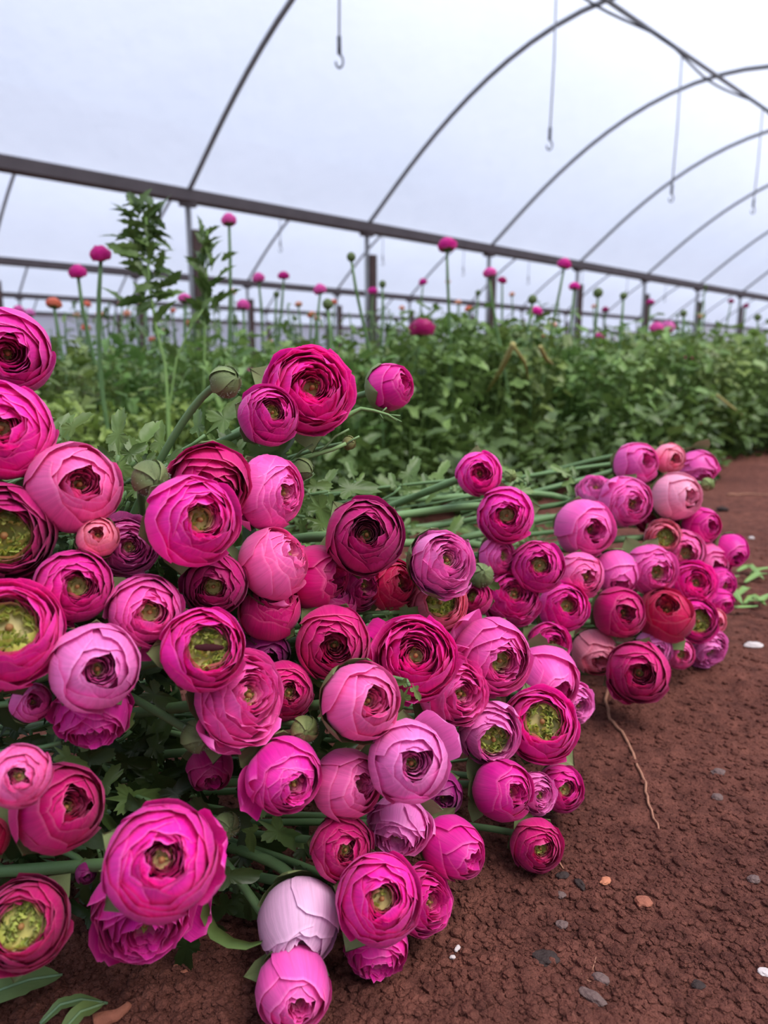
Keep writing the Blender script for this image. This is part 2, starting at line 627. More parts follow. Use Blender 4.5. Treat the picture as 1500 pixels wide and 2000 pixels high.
def petal_geo(Rj, H, phib, phit, az, hw, drop=.35, spiral=.05, wav=.02, lip=.0, seed=0, nu=9, nv=9, crease=.02, notch=.0, tilt=0.0):
    """curved petal: patch on a bulb profile, radii in units of the bloom radius"""
    off = Vector((seed * 3.17, seed * 1.3, seed * .7))
    vs, uv, fs = [], [], []
    for j in range(nv + 1):
        v = j / nv
        ws = .45 + .55 * smooth01(v / .5)
        ws *= 1 - .10 * smooth01((v - .75) / .25)
        for i in range(nu + 1):
            u = -1 + 2 * i / nu
            edge = drop * abs(u) ** 2.4
            nz = noise.noise(Vector((u * 1.7, v * .5, 0)) + off)
            pt = phit - edge + .14 * nz - notch * math.exp(-(u * 4) ** 2) + tilt * u
            pt = min(pt, 1.44)
            ph = phib + (pt - phib) * (v ** .92)
            a = az + u * hw * ws
            rr = Rj * (1 + spiral * u + wav * noise.noise(Vector((u * 2.2, v * 2.0, 5)) + off)
                       + crease * noise.noise(Vector((u * 5, v * 1.2, 9)) + off))
            rho = rr * math.cos(ph)
            z = (H if ph > 0 else .86 * Rj) * math.sin(ph)
            if v > .8:
                k = ((v - .8) / .2) ** 2
                rho += lip * k * (1 + 1.5 * noise.noise(Vector((u * 3, 0, 2)) + off))
            vs.append((rho * math.cos(a), rho * math.sin(a), z))
            uv.append((i / nu, v))
    for j in range(nv):
        for i in range(nu):
            q = j * (nu + 1) + i
            fs.append((q, q + 1, q + nu + 2, q + nu + 1))
    return vs, fs, uv

def flare_geo(out_r, z1, hw, seed, nu=9, nv=9, curl=.15):
    """outer petal that has fallen away from the ball; points along +X"""
    off = Vector((seed * 2.1, seed, 3))
    vs, uv, fs = [], [], []
    p0, p1, p2 = Vector((.25, 0, -.8)), Vector((1.1, 0, -.65)), Vector((out_r, 0, z1))
    for j in range(nv + 1):
        v = j / nv
        c = (1 - v) ** 2 * p0 + 2 * v * (1 - v) * p1 + v * v * p2
        wd = hw * math.sin(math.pi * min(.5 + .0, .12 + .55 * v)) * (1 if v < .75 else math.sqrt(max(0, 1 - ((v - .75) / .26) ** 2)) * .9 + .1)
        for i in range(nu + 1):
            u = -1 + 2 * i / nu
            y = u * wd
            nz = noise.noise(Vector((u * 1.8, v * 2.4, 0)) + off)
            nz += .5 * noise.noise(Vector((u * 4.5, v * 1.5, 7)) + off) * v
            vs.append((c.x - .16 * u * u + .05 * nz, y, c.z + curl * u * u * .8 + .11 * nz))
            uv.append((i / nu, v))
    for j in range(nv):
        for i in range(nu):
            q = j * (nu + 1) + i
            fs.append((q, q + 1, q + nu + 2, q + nu + 1))
    return vs, fs, uv

D = math.radians
# kind: outer layers, petals per layer, first / last tip angle, inner radius, crater depth, green amount
KINDS = {
    #        layers npl  ph0  ph1  Rend  whorl n  wR0   zrim zfloor green_r  lip
    'tight': (7, 4, 30, 66, .70, 7, .44, .80, .52, .13, .010),
    'eye':   (6, 4, 24, 60, .70, 6, .46, .80, .42, .20, .015),
    'green': (5, 4, 14, 46, .76, 5, .62, .76, .46, .44, .020),
    'cup':   (4, 3, 38, 66, .80, 6, .40, .90, .40, .10, .004),
    'open':  (7, 4, 8, 54, .66, 6, .44, .74, .36, .14, .045),
    'dark':  (6, 4, 26, 62, .72, 7, .48, .80, .30, .09, .010),
}
def make_proto(kind, seed):
    rnd = random.Random(seed * 101 + len(kind))
    nl, npl, ph0, ph1, rend, nw, wr0, zr, zf, gr, lip = KINDS[kind]
    parts = []
    a0 = rnd.random() * 6.28
    for j in range(nl):
        f = j / max(1, nl - 1)
        ph = D(ph0 + (ph1 - ph0) * f ** .85)
        Rj = 1 - (1 - rend) * f
        ztop = .58 + (zr - .58) * min(1, f * 1.25)
        if kind == 'cup': ztop = .86 + .10 * f
        n = npl
        dr = (.10, .34) if kind == 'cup' else (.22, .42)
        for q in range(n):
            p = ph + D(rnd.uniform(-9, 9)) * (1 if j else 1.3)
            if kind != 'cup' and j < 2 and rnd.random() < .3: p += D(rnd.uniform(10, 20))   # a petal that still wraps over
            H = ztop / max(.35, math.sin(max(p, D(28))))
            H = min(H, 1.32 if kind == 'cup' else 1.05)
            hw = D(rnd.uniform(50, 66)) if kind != 'cup' else D(rnd.uniform(60, 80))
            v, fc, uv = petal_geo(Rj * rnd.uniform(.98, 1.015), H, D(-82 if j < 2 else -45), p, a0 + 2 * math.pi * (q + rnd.uniform(-.12, .12)) / n,
                                  hw, rnd.uniform(*dr), rnd.uniform(.03, .06), .05 if kind == 'open' else .035,
                                  lip * rnd.uniform(.3, 2.2), seed * 40 + j * 7 + q, 8 if j else 10, 8, .018 if kind != 'cup' else .035, rnd.choice((0, 0, .10)), rnd.uniform(-.14, .14))
            parts.append(('petal', mesh('petal', v, fc, M_PETAL, uv), rnd.uniform(.88, 1.08)))
        a0 += 2 * math.pi / n * .43
    # inner whorl: many thin upright petals, too fine to pick apart
    m = MB()
    for j in range(nw):
        f = (j + .3) / nw
        rr = wr0 + (gr * .95 - wr0) * f
        zt = zr + (zf - zr) * f ** 1.2 + .03
        n = 5
        for q in range(n):
            ph = D(rnd.uniform(18, 34))
            v, fc, uv = petal_geo(rr / math.cos(ph) * 1.0, zt / math.sin(ph), D(4), ph, a0 + 2 * math.pi * (q + rnd.uniform(-.2, .2)) / n,
                                  D(rnd.uniform(42, 60)), .10, rnd.uniform(.06, .16), .10, rnd.uniform(-.03, .02), seed * 90 + j * 9 + q, 6, 4, .05)
            g = smooth01((f - .45) / .6) * (.85 if gr > .15 else .35)
            m.add(v, fc, uv, g)
        a0 += 2.4
    parts.append(('inner_petals', m.build('inner_petals', M_PETAL, 'green'), 1.0))
    # crumpled green heart
    m = MB()
    nr = max(2, int(gr * 14))
    for j in range(nr):
        rr = gr * (1 - j / nr) + .02
        n = max(5, int(rr * 46))
        for q in range(n):
            ph = D(rnd.uniform(22, 50))
            zt = zf + .12 * (1 - (rr / gr) ** 2) * (gr > .3) + rnd.uniform(-.05, .05)
            v, fc, uv = petal_geo(rr / math.cos(ph), zt / math.sin(ph), ph - D(26), ph, rnd.random() * 6.28, D(rnd.uniform(14, 24) * (.3 / max(rr, .15)) ** .5), .12,
                                  rnd.uniform(-.5, .5) * .3, .35, rnd.uniform(-.04, .05), rnd.random() * 99, 4, 3, .12)
            m.add(v, fc, uv, 1.0)
    v, fc = [], []
    for i in range(12):
        v.append((gr * 1.15 * math.cos(i * math.pi / 6), gr * 1.15 * math.sin(i * math.pi / 6), zf - .16))
    m.add(v, [tuple(range(12))], None, .8)
    parts.append(('green_heart', m.build('green_heart', M_PETAL, 'green'), 1.0))
    # small pistil bud
    m = MB()
    pr = .055 if gr < .3 else .07
    v, fc = tube_geo([Vector((0, 0, zf - .1)), Vector((0, 0, zf + .01)), Vector((0, .01, zf + .06)), Vector((0, .01, zf + .10)), Vector((0, .01, zf + .12))],
                     [pr * .8, pr, pr * 1.05, pr * .75, pr * .25], 8)
    m.add(v, fc)
    parts.append(('pistil', m.build('pistil', M_PISTIL), 1.0))
    # backing cup so nothing shows through between the petals
    v, fc, uv = [], [], []
    prof = [(-88, .80), (-60, .82), (-30, .82), (0, .8), (20, .72), (34, .62)]
    for ph, r in prof:
        for i in range(16):
            a = i * math.pi / 8
            v.append((r * math.cos(D(ph)) * math.cos(a), r * math.cos(D(ph)) * math.sin(a), r * .8 * math.sin(D(ph))))
            uv.append((i / 16, .5))
    for j in range(len(prof) - 1):
        for i in range(16):
            fc.append((j * 16 + i, j * 16 + (i + 1) % 16, j * 16 + 16 + (i + 1) % 16, j * 16 + 16 + i))
    parts.append(('inner_cup', mesh('inner_cup', v, fc, M_PETAL, uv), .8))
    return parts
PROTO = {k: [make_proto(k, s) for s in range(5 if k == 'cup' else 3)] for k in KINDS}
FLARES = [mesh('petal', *(lambda g: (g[0], g[1]))(flare_geo(o_, z_, h_, s_)), M_PETAL, flare_geo(o_, z_, h_, s_)[2])
          for o_, z_, h_, s_ in ((1.22, -.05, .58, 1), (1.18, .35, .52, 2), (1.42, .15, .70, 3))]

def sepal_mesh(spread, seed, length=1.0):
    v, uv, fs = [], [], []
    nu, nv = 4, 6
    off = Vector((seed * 2.3, 1, 4))
    for j in range(nv + 1):
        t = j / nv
        ph = D(-88 + 62 * t * length)
        w = D(42) * math.sin(math.pi * min(1, .16 + .84 * t)) * 1.0 + .015
        if t > .85: w *= (1 - t) / .15 * .8 + .2
        for i in range(nu + 1):
            u = -1 + 2 * i / nu
            r = 1.075 + spread * t * t + .05 * noise.noise(Vector((u, t * 2, 0)) + off) - .03 * u * u
            a = u * w * (1.6 - .6 * t)
            v.append((r * math.cos(ph) * math.cos(a), r * math.cos(ph) * math.sin(a), r * .88 * math.sin(ph)))
            uv.append((i / nu, t))
    for j in range(nv):
        for i in range(nu):
            q = j * (nu + 1) + i
            fs.append((q, q + 1, q + nu + 2, q + nu + 1))
    return mesh('sepal', v, fs, M_SEPAL, uv, {'shade': [rv * .0 + .3 + .4 * rv for rv in [t[1] for t in uv]]})
SEPALS = [sepal_mesh(s, i, ln) for i, (s, ln) in enumerate(((.02, 1.1), (.12, 1.0), (.35, .9), (.6, .8), (.05, 1.62)))]

# closed bud: five hairy sepals wrapped over the tip
def bud_sepal(seed, pink=False):
    v, uv, fs = [], [], []
    nu, nv = 6, 9
    off = Vector((seed * 2.3, 8, 4))
    for j in range(nv + 1):
        t = j / nv
        ph = D(-88 + 168 * t)
        w = D(46) if t < .6 else D(46) * (1 - .45 * ((t - .6) / .4))
        for i in range(nu + 1):
            u = -1 + 2 * i / nu
            r = 1.0 + .085 * u + .03 * noise.noise(Vector((u * 2, t * 3, 0)) + off) + (.12 * ((t - .9) / .1) if t > .9 else 0)
            v.append((r * math.cos(ph) * math.cos(u * w), r * math.cos(ph) * math.sin(u * w), r * .92 * math.sin(ph)))
            uv.append((i / nu, t))
    for j in range(nv):
        for i in range(nu):
            q = j * (nu + 1) + i
            fs.append((q, q + 1, q + nu + 2, q + nu + 1))
    return mesh('sepal', v, fs, M_SEPAL, uv, {'shade': [.2 + .5 * abs(p[0] - .5) * 2 for p in uv]})
BUDSEP = [bud_sepal(i) for i in range(3)]
def hair_mesh():
    m = MB()
    rr = random.Random(3)
    for i in range(260):
        d = Vector((rr.gauss(0, 1), rr.gauss(0, 1), rr.gauss(0, 1))).normalized()
        b = Vector((d.x, d.y, d.z * .92))
        s = d.orthogonal().normalized() * .008
        tip = b + d * rr.uniform(.07, .13) + Vector((0, 0, .05))
        m.add([b - s, b + s, tip], [(0, 1, 2)])
    return m.build('hairs', M_HAIR)
HAIRS = hair_mesh()
def bud_core():
    m = MB()
    v, f = tube_geo([Vector((0, 0, z)) for z in (-.85, -.5, 0, .5, .78, .9)], [.35, .8, .95, .8, .5, .15], 12)
    m.add(v, f)
    return m.build('bud_core', M_SEPAL)
BUDCORE = bud_core()

M_SLIT = plain('dark_brown_slit', srgb(58, 24, 30), .8, .3, 60, 0, 0, .1)
SLIT = tube_mesh('slit', [Vector((x * .012, 0, .60 + .03 * math.cos(x * .5))) for x in range(-3, 4)], [.02, .05, .06, .05, .06, .05, .02], M_SLIT, 8)

# ------------------------------------------------------------------ where the pile lies
CTRL = [(0,640,.50),(40,840,.46),(0,1040,.44),(145,950,.47),(370,1000,.475),(605,765,.60),(755,757,.68),(715,1050,.57),(530,960,.55),
        (935,925,.80),(985,1005,.78),(1240,905,1.10),(1310,895,1.15),(1362,915,1.18),(1222,980,1.02),(1140,1030,.92),(1320,970,1.10),
        (1425,1073,1.08),(1380,1260,1.0),(1245,1310,.84),(1100,1185,.84),(1207,1195,.88),(1300,1200,.93),(1058,1415,.66),(960,1280,.64),(815,1285,.56),
        (650,1255,.54),(400,1268,.455),(185,1302,.43),(20,1240,.41),(470,1370,.475),(705,1370,.50),(797,1485,.50),(555,1515,.475),(675,1530,.49),
        (1050,1650,.60),(880,1650,.545),(740,1755,.475),(575,1925,.46),(585,1790,.485),(315,1680,.40),(270,1780,.43),(50,1800,.41),(115,1580,.42),
        (40,1515,.40),(440,745,.52),(865,1100,.60),(1050,1105,.80),(980,1540,.60)]
def depth_at(x, y):
    sw = sd = 0
    for cx, cy, d in CTRL:
        w = 1 / (((x - cx) ** 2 + (y - cy) ** 2) + 30) ** 1.6
        sw += w
        sd += w * d
    return sd / sw
def clamp_depth(px, py, r, d, k=.92):
    fac = -(at(px, py, 1) - CAM).z
    lim = (CAM.z - .004) / (fac + k * r / F_PX) if fac + k * r / F_PX > 0 else 99
    return min(d, lim)

PAL = {
    'M': srgb(234, 22, 160), 'H': srgb(250, 24, 178), 'P': srgb(250, 92, 190), 'L': srgb(248, 130, 208),
    'K': srgb(250, 104, 182), 'C': srgb(214, 4, 120), 'D': srgb(188, 8, 112), 'W': srgb(240, 190, 226),
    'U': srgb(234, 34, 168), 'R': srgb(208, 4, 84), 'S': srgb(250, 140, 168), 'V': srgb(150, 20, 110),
}
def facing(fx, fy):
    m2 = fx * fx + fy * fy
    if m2 > .98:
        s = math.sqrt(.98 / m2)
        fx, fy, m2 = fx * s, fy * s, .98
    return fx, fy, math.sqrt(1 - m2)

def stem_points(base, f, tgt, length, thick, rnd):
    p0 = base
    p1 = base - f * .035
    p2 = base - f * .05 + tgt * length * .35
    p3 = base + tgt * length + Vector((0, 0, -.02))
    for p in (p1, p2, p3):
        p.z = max(p.z, thick * 1.2 + .004)
    pts = bez(p0, p1, p2, p3, 16)
    for p in pts: p.z = max(p.z, thick + .003)
    return pts

def bloom(x, y, r, fx, fy, col, kind, label, back=0.0, flare=(), sq=1.0, sep=1, stemdir=None, depth=None, stemlen=None, stemto=None):
    d = depth if depth else depth_at(x, y) + back
    d = clamp_depth(x, y, r, d)
    c = at(x, y, d)
    s = r * d / F_PX
    view = (CAM - c).normalized()
    rt = RT - view * RT.dot(view); rt.normalize()
    dn = view.cross(rt)
    if dn.dot(UP) > 0: dn = -dn
    a, b, e = facing(fx, fy)
    f = (rt * a + dn * b + view * e).normalized()
    if kind == 'bud': f = (rt * a + dn * b + view * e).normalized()
    q = f.to_track_quat('Z', 'Y')
    rnd = random.Random(int(x * 7 + y * 13))
    roll = rnd.random() * 6.28
    q = q @ Quaternion((0, 0, 1), roll)
    base = c - f * s * .82 * sq
    root = link('bud' if kind == 'bud' else 'ranunculus_flower', None)
    root.location = base
    root.rotation_mode = 'QUATERNION'
    root.rotation_quaternion = q
    root.scale = (s, s, s * sq)
    colr = PAL[col] if isinstance(col, str) else col
    def part(name, me, cl, ang=0, kindprop=None):
        o = link(name, me, root, cl, kindprop)
        o.location = (0, 0, .82)
        if ang: o.rotation_euler.z = ang
        return o
    if kind == 'bud':
        gcol = colr
        part('bud_core', BUDCORE, (gcol[0] * .8, gcol[1] * .8, gcol[2] * .8, 1))
        for i in range(5):
            k = rnd.uniform(.85, 1.15)
            part('sepal', BUDSEP[i % 3], (gcol[0] * k, gcol[1] * k, gcol[2] * k, 1), i * 2 * math.pi / 5)
        if r > 18: part('hairs', HAIRS, None, 0, 'stuff')
    else:
        pr = PROTO[kind][rnd.randrange(len(PROTO[kind]))]
        for nm, me, k in pr:
            k *= rnd.uniform(.95, 1.05)
            po = part(nm, me, (min(1, colr[0] * k), min(1, colr[1] * k), min(1, colr[2] * k), 1), 0, 'stuff' if nm in ('inner_petals', 'green_heart') else None)
            if nm == 'pistil' and 'dark slot' in label:      # a long dark slit lies across this heart
                po.scale = (6.0, 1.5, 1.0)
                lv = q.inverted() @ rt
                po.rotation_euler.z = math.atan2(lv.y, lv.x)
                po.data = SLIT
                po['label'] = 'long dark slot across the green heart'
        inv = q.inverted()
        for fi, ang in enumerate(flare):
            sd = rt * math.cos(math.radians(ang)) - dn * math.sin(math.radians(ang))
            lv = inv @ sd
            me = FLARES[(int(x) + fi) % 3]
            o = part('petal', me, (min(1, colr[0] * 1.05), colr[1] * 1.2, min(1, colr[2] * 1.1), 1), math.atan2(lv.y, lv.x))
        for i in range(5):
            si = rnd.choice((0, 1, 1, 2, 3) if sep == 1 else (0, 4, 4, 4))
            part('sepal', SEPALS[si], (1, 1, 1, 1), i * 2 * math.pi / 5 + .3 + rnd.uniform(-.15, .15))
    if stemdir is None:
        if x < 830: T = Vector((-.80, .42, -.30))
        else: T = Vector((-.95, .16, -.14))
    else: T = Vector(stemdir)
    T = (T + Vector((rnd.uniform(-.1, .1), rnd.uniform(-.12, .12), rnd.uniform(-.08, .08)))).normalized()
    th = max(.0022, min(.0042, s * .14)) if kind != 'bud' else max(.0018, min(.0040, s * .26))
    L = stemlen or (.36 if x < 830 else .42)
    pts = stem_points(base - f * (-s * .08), f, T, L, th, rnd)
    if stemto:
        th = .0046
        kn = [base, base - f * .02] + [at(*w) for w in stemto]
        kn.append(kn[-1] * 2 - kn[-2])
        kn = [kn[0] * 2 - kn[1]] + kn
        pts = []
        for i in range(1, len(kn) - 2):
            for j in range(6):
                t = j / 6
                a_, b_, c_, d_ = kn[i - 1], kn[i], kn[i + 1], kn[i + 2]
                pts.append(.5 * ((2 * b_) + (c_ - a_) * t + (2 * a_ - 5 * b_ + 4 * c_ - d_) * t * t + (3 * b_ - a_ - 3 * c_ + d_) * t ** 3))
        pts.append(kn[-2])
        for p in pts: p.z = max(p.z, th + .003)
    M_ = (Matrix.Translation(base) @ q.to_matrix().to_4x4() @ Matrix.Diagonal((s, s, s * sq, 1))).inverted()
    # stem mesh lives in world units; the parent scale is undone by the matrix
    v, fc = tube_geo(pts, [th * (1.15 if i == 0 else 1) for i in range(len(pts))], 8)
    me = mesh('stem', [M_ @ Vector(p) for p in v], fc, M_STEM, None, {'shade': [.3 + .35 * rnd.random()] * len(v)})
    k = rnd.uniform(.8, 1.1)
    link('stem', me, root, (k, k, k, 1))
    tag(root, label, 'bud' if kind == 'bud' else 'flower', 'cut ranunculus lying in the pile')
    return root

G1 = (1, 1, 1, 1)
FL = [
 # left edge and top of the near pile
 (12,690,84,.08,.02,'U','dark','purple magenta ranunculus cut by the left edge, topmost of the left stack',dict(sep=1)),
 (4,842,96,-.02,-.10,'H','tight','large hot magenta ranunculus at the left edge, just below the topmost purple one',{}),
 (4,1042,102,.05,.08,'D','green','dark crimson ranunculus with a big yellow green crumpled centre, upper of two at left edge',dict(back=.012)),
 (144,952,88,.26,-.16,'K','cup','smooth salmon pink ranunculus with a small dark opening near the top left of the pile',{}),
 (190,1050,40,.05,-.25,'S','cup','small pale green and peach opening flower wrapped in sepals under the salmon pink one',dict(sep=2,back=-.005)),
 (248,1068,60,.15,.0,'L','open','lilac pink ranunculus half hidden left of the large hot pink one',dict(back=.02)),
 (145,1146,73,.15,-.02,'M','eye','magenta ranunculus with a pale brown pistil below the small peach opening flower',dict(back=.004)),
 (14,1240,108,.03,-.25,'H','green','large hot magenta ranunculus with a lime green heart at the left edge halfway down',{}),
 (284,1194,73,.22,.04,'P','eye','pink ranunculus with a green throat left of the slotted green-centred one',dict(flare=(-110,))),
 (186,1303,86,.12,.08,'L','cup','big lilac pink ranunculus with a small green eye above a purple one facing down',dict(back=-.01)),
 (182,1392,74,.05,.85,'U','open','purple ranunculus facing the ground underneath the big lilac one',dict(back=.02)),
 (60,1372,38,.25,.0,'P','cup','small pink half-open bud flower in the shade below the large left green-hearted bloom',dict(back=.02,sep=2)),
 (397,1268,83,.20,-.06,'H','green','hot magenta ranunculus with a lime centre split by a dark slot',dict(back=-.008)),
 (376,1016,91,.34,-.04,'H','eye','big hot pink ranunculus with green eye, in front of the red-pink one',dict(back=-.008)),
 (412,945,80,.18,.38,'C','open','red-pink ranunculus behind the big hot pink one',dict(back=.022)),
 (528,962,76,.74,.04,'P','tight','light pink ranunculus turned to the right, seen almost from the side',dict(back=-.0,sq=.8,flare=(-160,))),
 (524,812,60,.28,-.24,'U','eye','violet magenta ranunculus with two green sepals in front of the large hot pink one',dict(back=-.03,sep=1,depth=.565)),
 (602,764,88,.22,-.18,'H','open','large hot pink ranunculus, highest of the centre of the pile',dict(depth=.60)),
 (757,758,46,.80,-.20,'M','cup','magenta half-open flower with a large green calyx, alone above the pile',dict(sep=2,depth=.68)),
 (440,746,31,.72,-.30,G1,'bud','round hairy green bud on a thick stem above the red-pink ranunculus',dict(stemdir=(-.45,.1,-.85),depth=.52)),
 (294,934,36,.30,.25,G1,'bud','round green bud starting to split, left of the red-pink ranunculus',dict(stemdir=(-.1,.3,-1),depth=.49)),
 (534,1102,72,.72,-.42,'K','tight','salmon hot pink ranunculus seen from the side with one petal drooping',dict(back=-.005,sq=1.0,flare=(-75,))),
 (418,1142,64,-.05,.12,'D','eye','dark magenta ranunculus with green ring and brown pistil, below the big hot pink one',dict(back=.022)),
 (526,1192,62,.10,-.62,'C','dark','dark crimson cup under the drooping salmon pink ranunculus',dict(back=.03)),
 (612,1126,62,.85,.02,'C','cup','crimson pink closed ranunculus left of the round deep magenta one',dict(back=.015)),
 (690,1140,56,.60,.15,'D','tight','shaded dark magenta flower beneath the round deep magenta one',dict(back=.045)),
 (713,1048,77,.10,-.12,'D','dark','round deep magenta ranunculus with a tight dark centre, in the middle of the photo',dict(back=-.01, stemto=[(640, 1048, .62), (560, 1056, .66), (450, 1080, .7)])),
 (862,1098,64,.42,-.16,'L','open','pale lilac ranunculus with curled green sepals on its left, right of the deep magenta one',dict(sep=2,flare=(-60,),depth=.60)),
 (762,1142,52,.60,-.10,'R','tight','red-pink flower partly hidden behind a thick stem under the deep magenta one',dict(back=.04)),
 (852,1180,60,.25,-.12,'S','green','salmon ranunculus with a yellow green centre under the pale lilac one',dict(back=.03)),
 (926,1168,36,-.15,-.15,'C','eye','small crimson flower with a green centre right of the salmon one',dict(back=.06)),
 (940,1124,24,.1,-.3,G1,'bud','green bud beside the pale lilac ranunculus, above the small crimson flower',dict(back=.03)),
 (970,1086,36,.6,.0,'P','eye','pink flower with green sepals half hidden below the second hot magenta bloom',dict(back=.03)),
 (652,1256,73,.05,.18,'C','dark','crimson magenta ranunculus with a brown pistil in a deep tight centre',{}),
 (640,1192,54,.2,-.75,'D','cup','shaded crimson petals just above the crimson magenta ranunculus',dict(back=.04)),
 (812,1285,84,.02,-.14,'H','open','open hot pink ranunculus with wavy petals and one petal thrown out to the left',dict(flare=(165,),back=-.005)),
 (468,1362,92,.55,-.12,'P','open','bright pink frilled ranunculus turned right with a pointed petal at its foot',dict(sq=.85,flare=(-118,))),
 (556,1350,58,.25,.10,'C','tight','dark crimson ranunculus squeezed behind the bright frilled pink one',dict(back=.03)),
 (704,1370,76,.42,-.02,'K','cup','light salmon pink half-open ranunculus held by two large green sepals',dict(sep=2,back=-.012)),
 (556,1514,73,.42,.42,'U','tight','violet magenta ranunculus turned to lower right with loose petals on its left',dict(flare=(170,-150),sep=1)),
 (674,1530,66,.62,.10,'K','cup','dusky pink cup shaped ranunculus between the violet and the lilac ones',dict(back=.012)),
 (797,1486,80,.18,.10,'L','cup','lilac pink ranunculus with a brown green eye and a broad pale petal behind it',dict(flare=(35,),back=-.012)),
 (884,1352,70,.50,.12,'P','open','pink ranunculus between the open hot pink one and the lilac one with a broad petal',dict(back=.016,flare=(60,))),
 (962,1282,76,.38,.24,'P','eye','rosy lilac ranunculus with pointed petals on its upper left, where the two bunches meet',dict(flare=(140,))),
 (955,1432,60,.25,.35,'L','green','light pink folded ranunculus showing its brown green centre beside the oval green eyed one',dict(flare=(60,),sq=1.1,back=-.005)),
 (1056,1415,74,.10,-.14,'H','green','hot magenta ranunculus with an oval green eye at the right edge of the near pile',dict(back=-.01)),
 (1066,1322,62,.45,.50,'P','cup','smooth bright pink ranunculus behind the oval green eyed one',dict(back=.02)),
 (1118,1372,42,.55,.35,'L','open','pale pink frilly flower sticking out on the right of the smooth bright pink one',dict(back=.04)),
 (978,1542,58,.62,.15,'M','cup','magenta pink ranunculus low on the right below the folded light pink one',{}),
 (1046,1548,40,.45,.30,'L','open','light pink flower squeezed between two magenta pink ones at the lower right',dict(back=.02)),
 (1094,1540,46,.35,.08,'M','eye','magenta pink ranunculus at the right tip of the near pile',dict(back=.03)),
 (1048,1650,51,.28,.28,'C','eye','small crimson pink ranunculus with lime eye lying alone on the soil',{}),
 (880,1652,56,.62,.40,'M','cup','tall closed magenta pink ranunculus touching the soil, left of the small one lying alone',dict(sq=1.25,sep=1)),
 (668,1655,62,.20,.12,'C','tight','tightly wound magenta crimson ranunculus above the pale lilac white one',dict(back=.0)),
 (780,1612,60,-.2,.75,'L','open','bright lilac smooth petalled flower seen from behind in the lower centre',dict(back=.012,flare=(-20,))),
 (740,1755,84,.14,.02,'H','eye','large hot pink ranunculus with a narrow green eye in the lower centre',dict(back=-.012)),
 (822,1760,62,.62,.10,'M','open','frilly magenta ranunculus behind the right side of the large hot pink lower centre one',dict(back=.02,flare=(50,))),
 (736,1848,62,.10,.88,'M','open','magenta petals of a flower facing the soil below the large hot pink lower centre one',dict(back=.012)),
 (585,1792,80,.10,.80,'W','cup','very pale lilac white ranunculus facing the soil, the palest of all',dict(sep=1)),
 (574,1925,72,.18,.62,'P','cup','bright pink ranunculus lowest at the bottom edge with a lime green calyx',dict(sep=1,stemdir=(-.62,.55,.42))),
 (315,1680,108,.02,-.02,'H','tight','largest hot pink ranunculus, alone at the lower left with an open rosette face',dict(back=-.012,flare=(22,-14))),
 (282,1772,98,.10,.72,'U','open','violet pink flower with skirt like petals right under the largest rosette',dict(back=.020,flare=(-60,-115,-20))),
 (114,1580,84,.32,-.08,'C','cup','crimson ranunculus opening to the right at the left side, in front of the dark gap',dict(sq=1.05,back=.008)),
 (38,1515,60,.0,.02,'K','tight','small pink ranunculus with green sepals and brown pistil overlapping the crimson one at the left',dict(sep=2,back=-.015)),
 (46,1806,86,-.08,.06,'C','green','crimson magenta ranunculus with a mossy green centre at the bottom left corner',{}),
 (-30,1640,46,.0,.0,'R','cup','sliver of a crimson flower on the left edge above the bottom left bloom',dict(back=.01)),
 (386,1437,32,.45,.25,G1,'bud','plump green bud on a stem crossing the dark gap',dict(stemdir=(-.85,.25,.35))),
 (410,1498,44,.2,.7,'D','cup','dark crimson flower hanging in the shade under the frilled pink one',dict(back=.035)),
 (595,1425,27,.1,.2,(1.1,1,.85,1),'bud','small opening green bud between the pink and violet flowers',dict(back=-.005)),
 (443,1612,25,.3,.3,G1,'bud','small green bud beside the largest rosette, in the shade',dict(back=.03)),
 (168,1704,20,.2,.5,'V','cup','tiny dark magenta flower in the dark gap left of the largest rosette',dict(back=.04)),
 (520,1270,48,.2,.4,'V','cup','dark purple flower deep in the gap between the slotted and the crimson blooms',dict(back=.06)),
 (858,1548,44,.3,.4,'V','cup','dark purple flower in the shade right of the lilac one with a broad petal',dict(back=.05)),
 (592,916,22,.75,.3,G1,'bud','small hairy bud with a thin tip below the large hot pink centre flower',dict(depth=.60)),
 (682,865,14,.8,-.1,(1.25,1,.85,1),'bud','tiny brownish bud on a thin side stem left of the dark leafy gap',dict(depth=.64)),
 (1168,1500,1,0,0,'V','cup','',None),
 # the far bunch on the right
 (935,925,45,.12,-.02,'H','dark','hot magenta ranunculus at the top left of the far bunch',dict(sep=1, stemto=[(880, 942, .84), (740, 998, .92)])),
 (988,1006,56,.05,.02,'H','eye','green and brown eyed hot magenta ranunculus, second from top left in the far bunch',dict(stemto=[(930, 988, .86), (720, 1014, .8)])),
 (996,929,13,.2,.0,(1.3,1.3,1.1,1),'bud','small pale green bud right of the top left flower of the far bunch',dict(depth=.86)),
 (1240,906,42,.60,-.15,'P','cup','bright pink closed ranunculus, highest of the far bunch',dict(stemto=[(1185, 924, 1.15), (1050, 960, 1.1), (900, 1000, 1.1)])),
 (1306,896,30,.45,.0,'S','cup','salmon flower with a yellow green centre right of the highest pink one',dict(depth=1.12)),
 (1362,914,38,.2,.8,'P','open','bright pink flower with wavy petals at the top right corner of the far bunch',{}),
 (1318,970,47,.66,-.05,srgb(252,168,200),'cup','pale salmon pink ranunculus, palest of the far bunch, near its top right',dict(depth=1.07, stemto=[(1262, 972, 1.15), (1100, 990, 1.15)])),
 (1382,946,13,.3,.0,(1.3,1.3,1.1,1),'bud','small pale green bud at the right tip of the far bunch',dict(depth=1.10, stemto=[(1350, 944, 1.13), (1280, 945, 1.2)])),
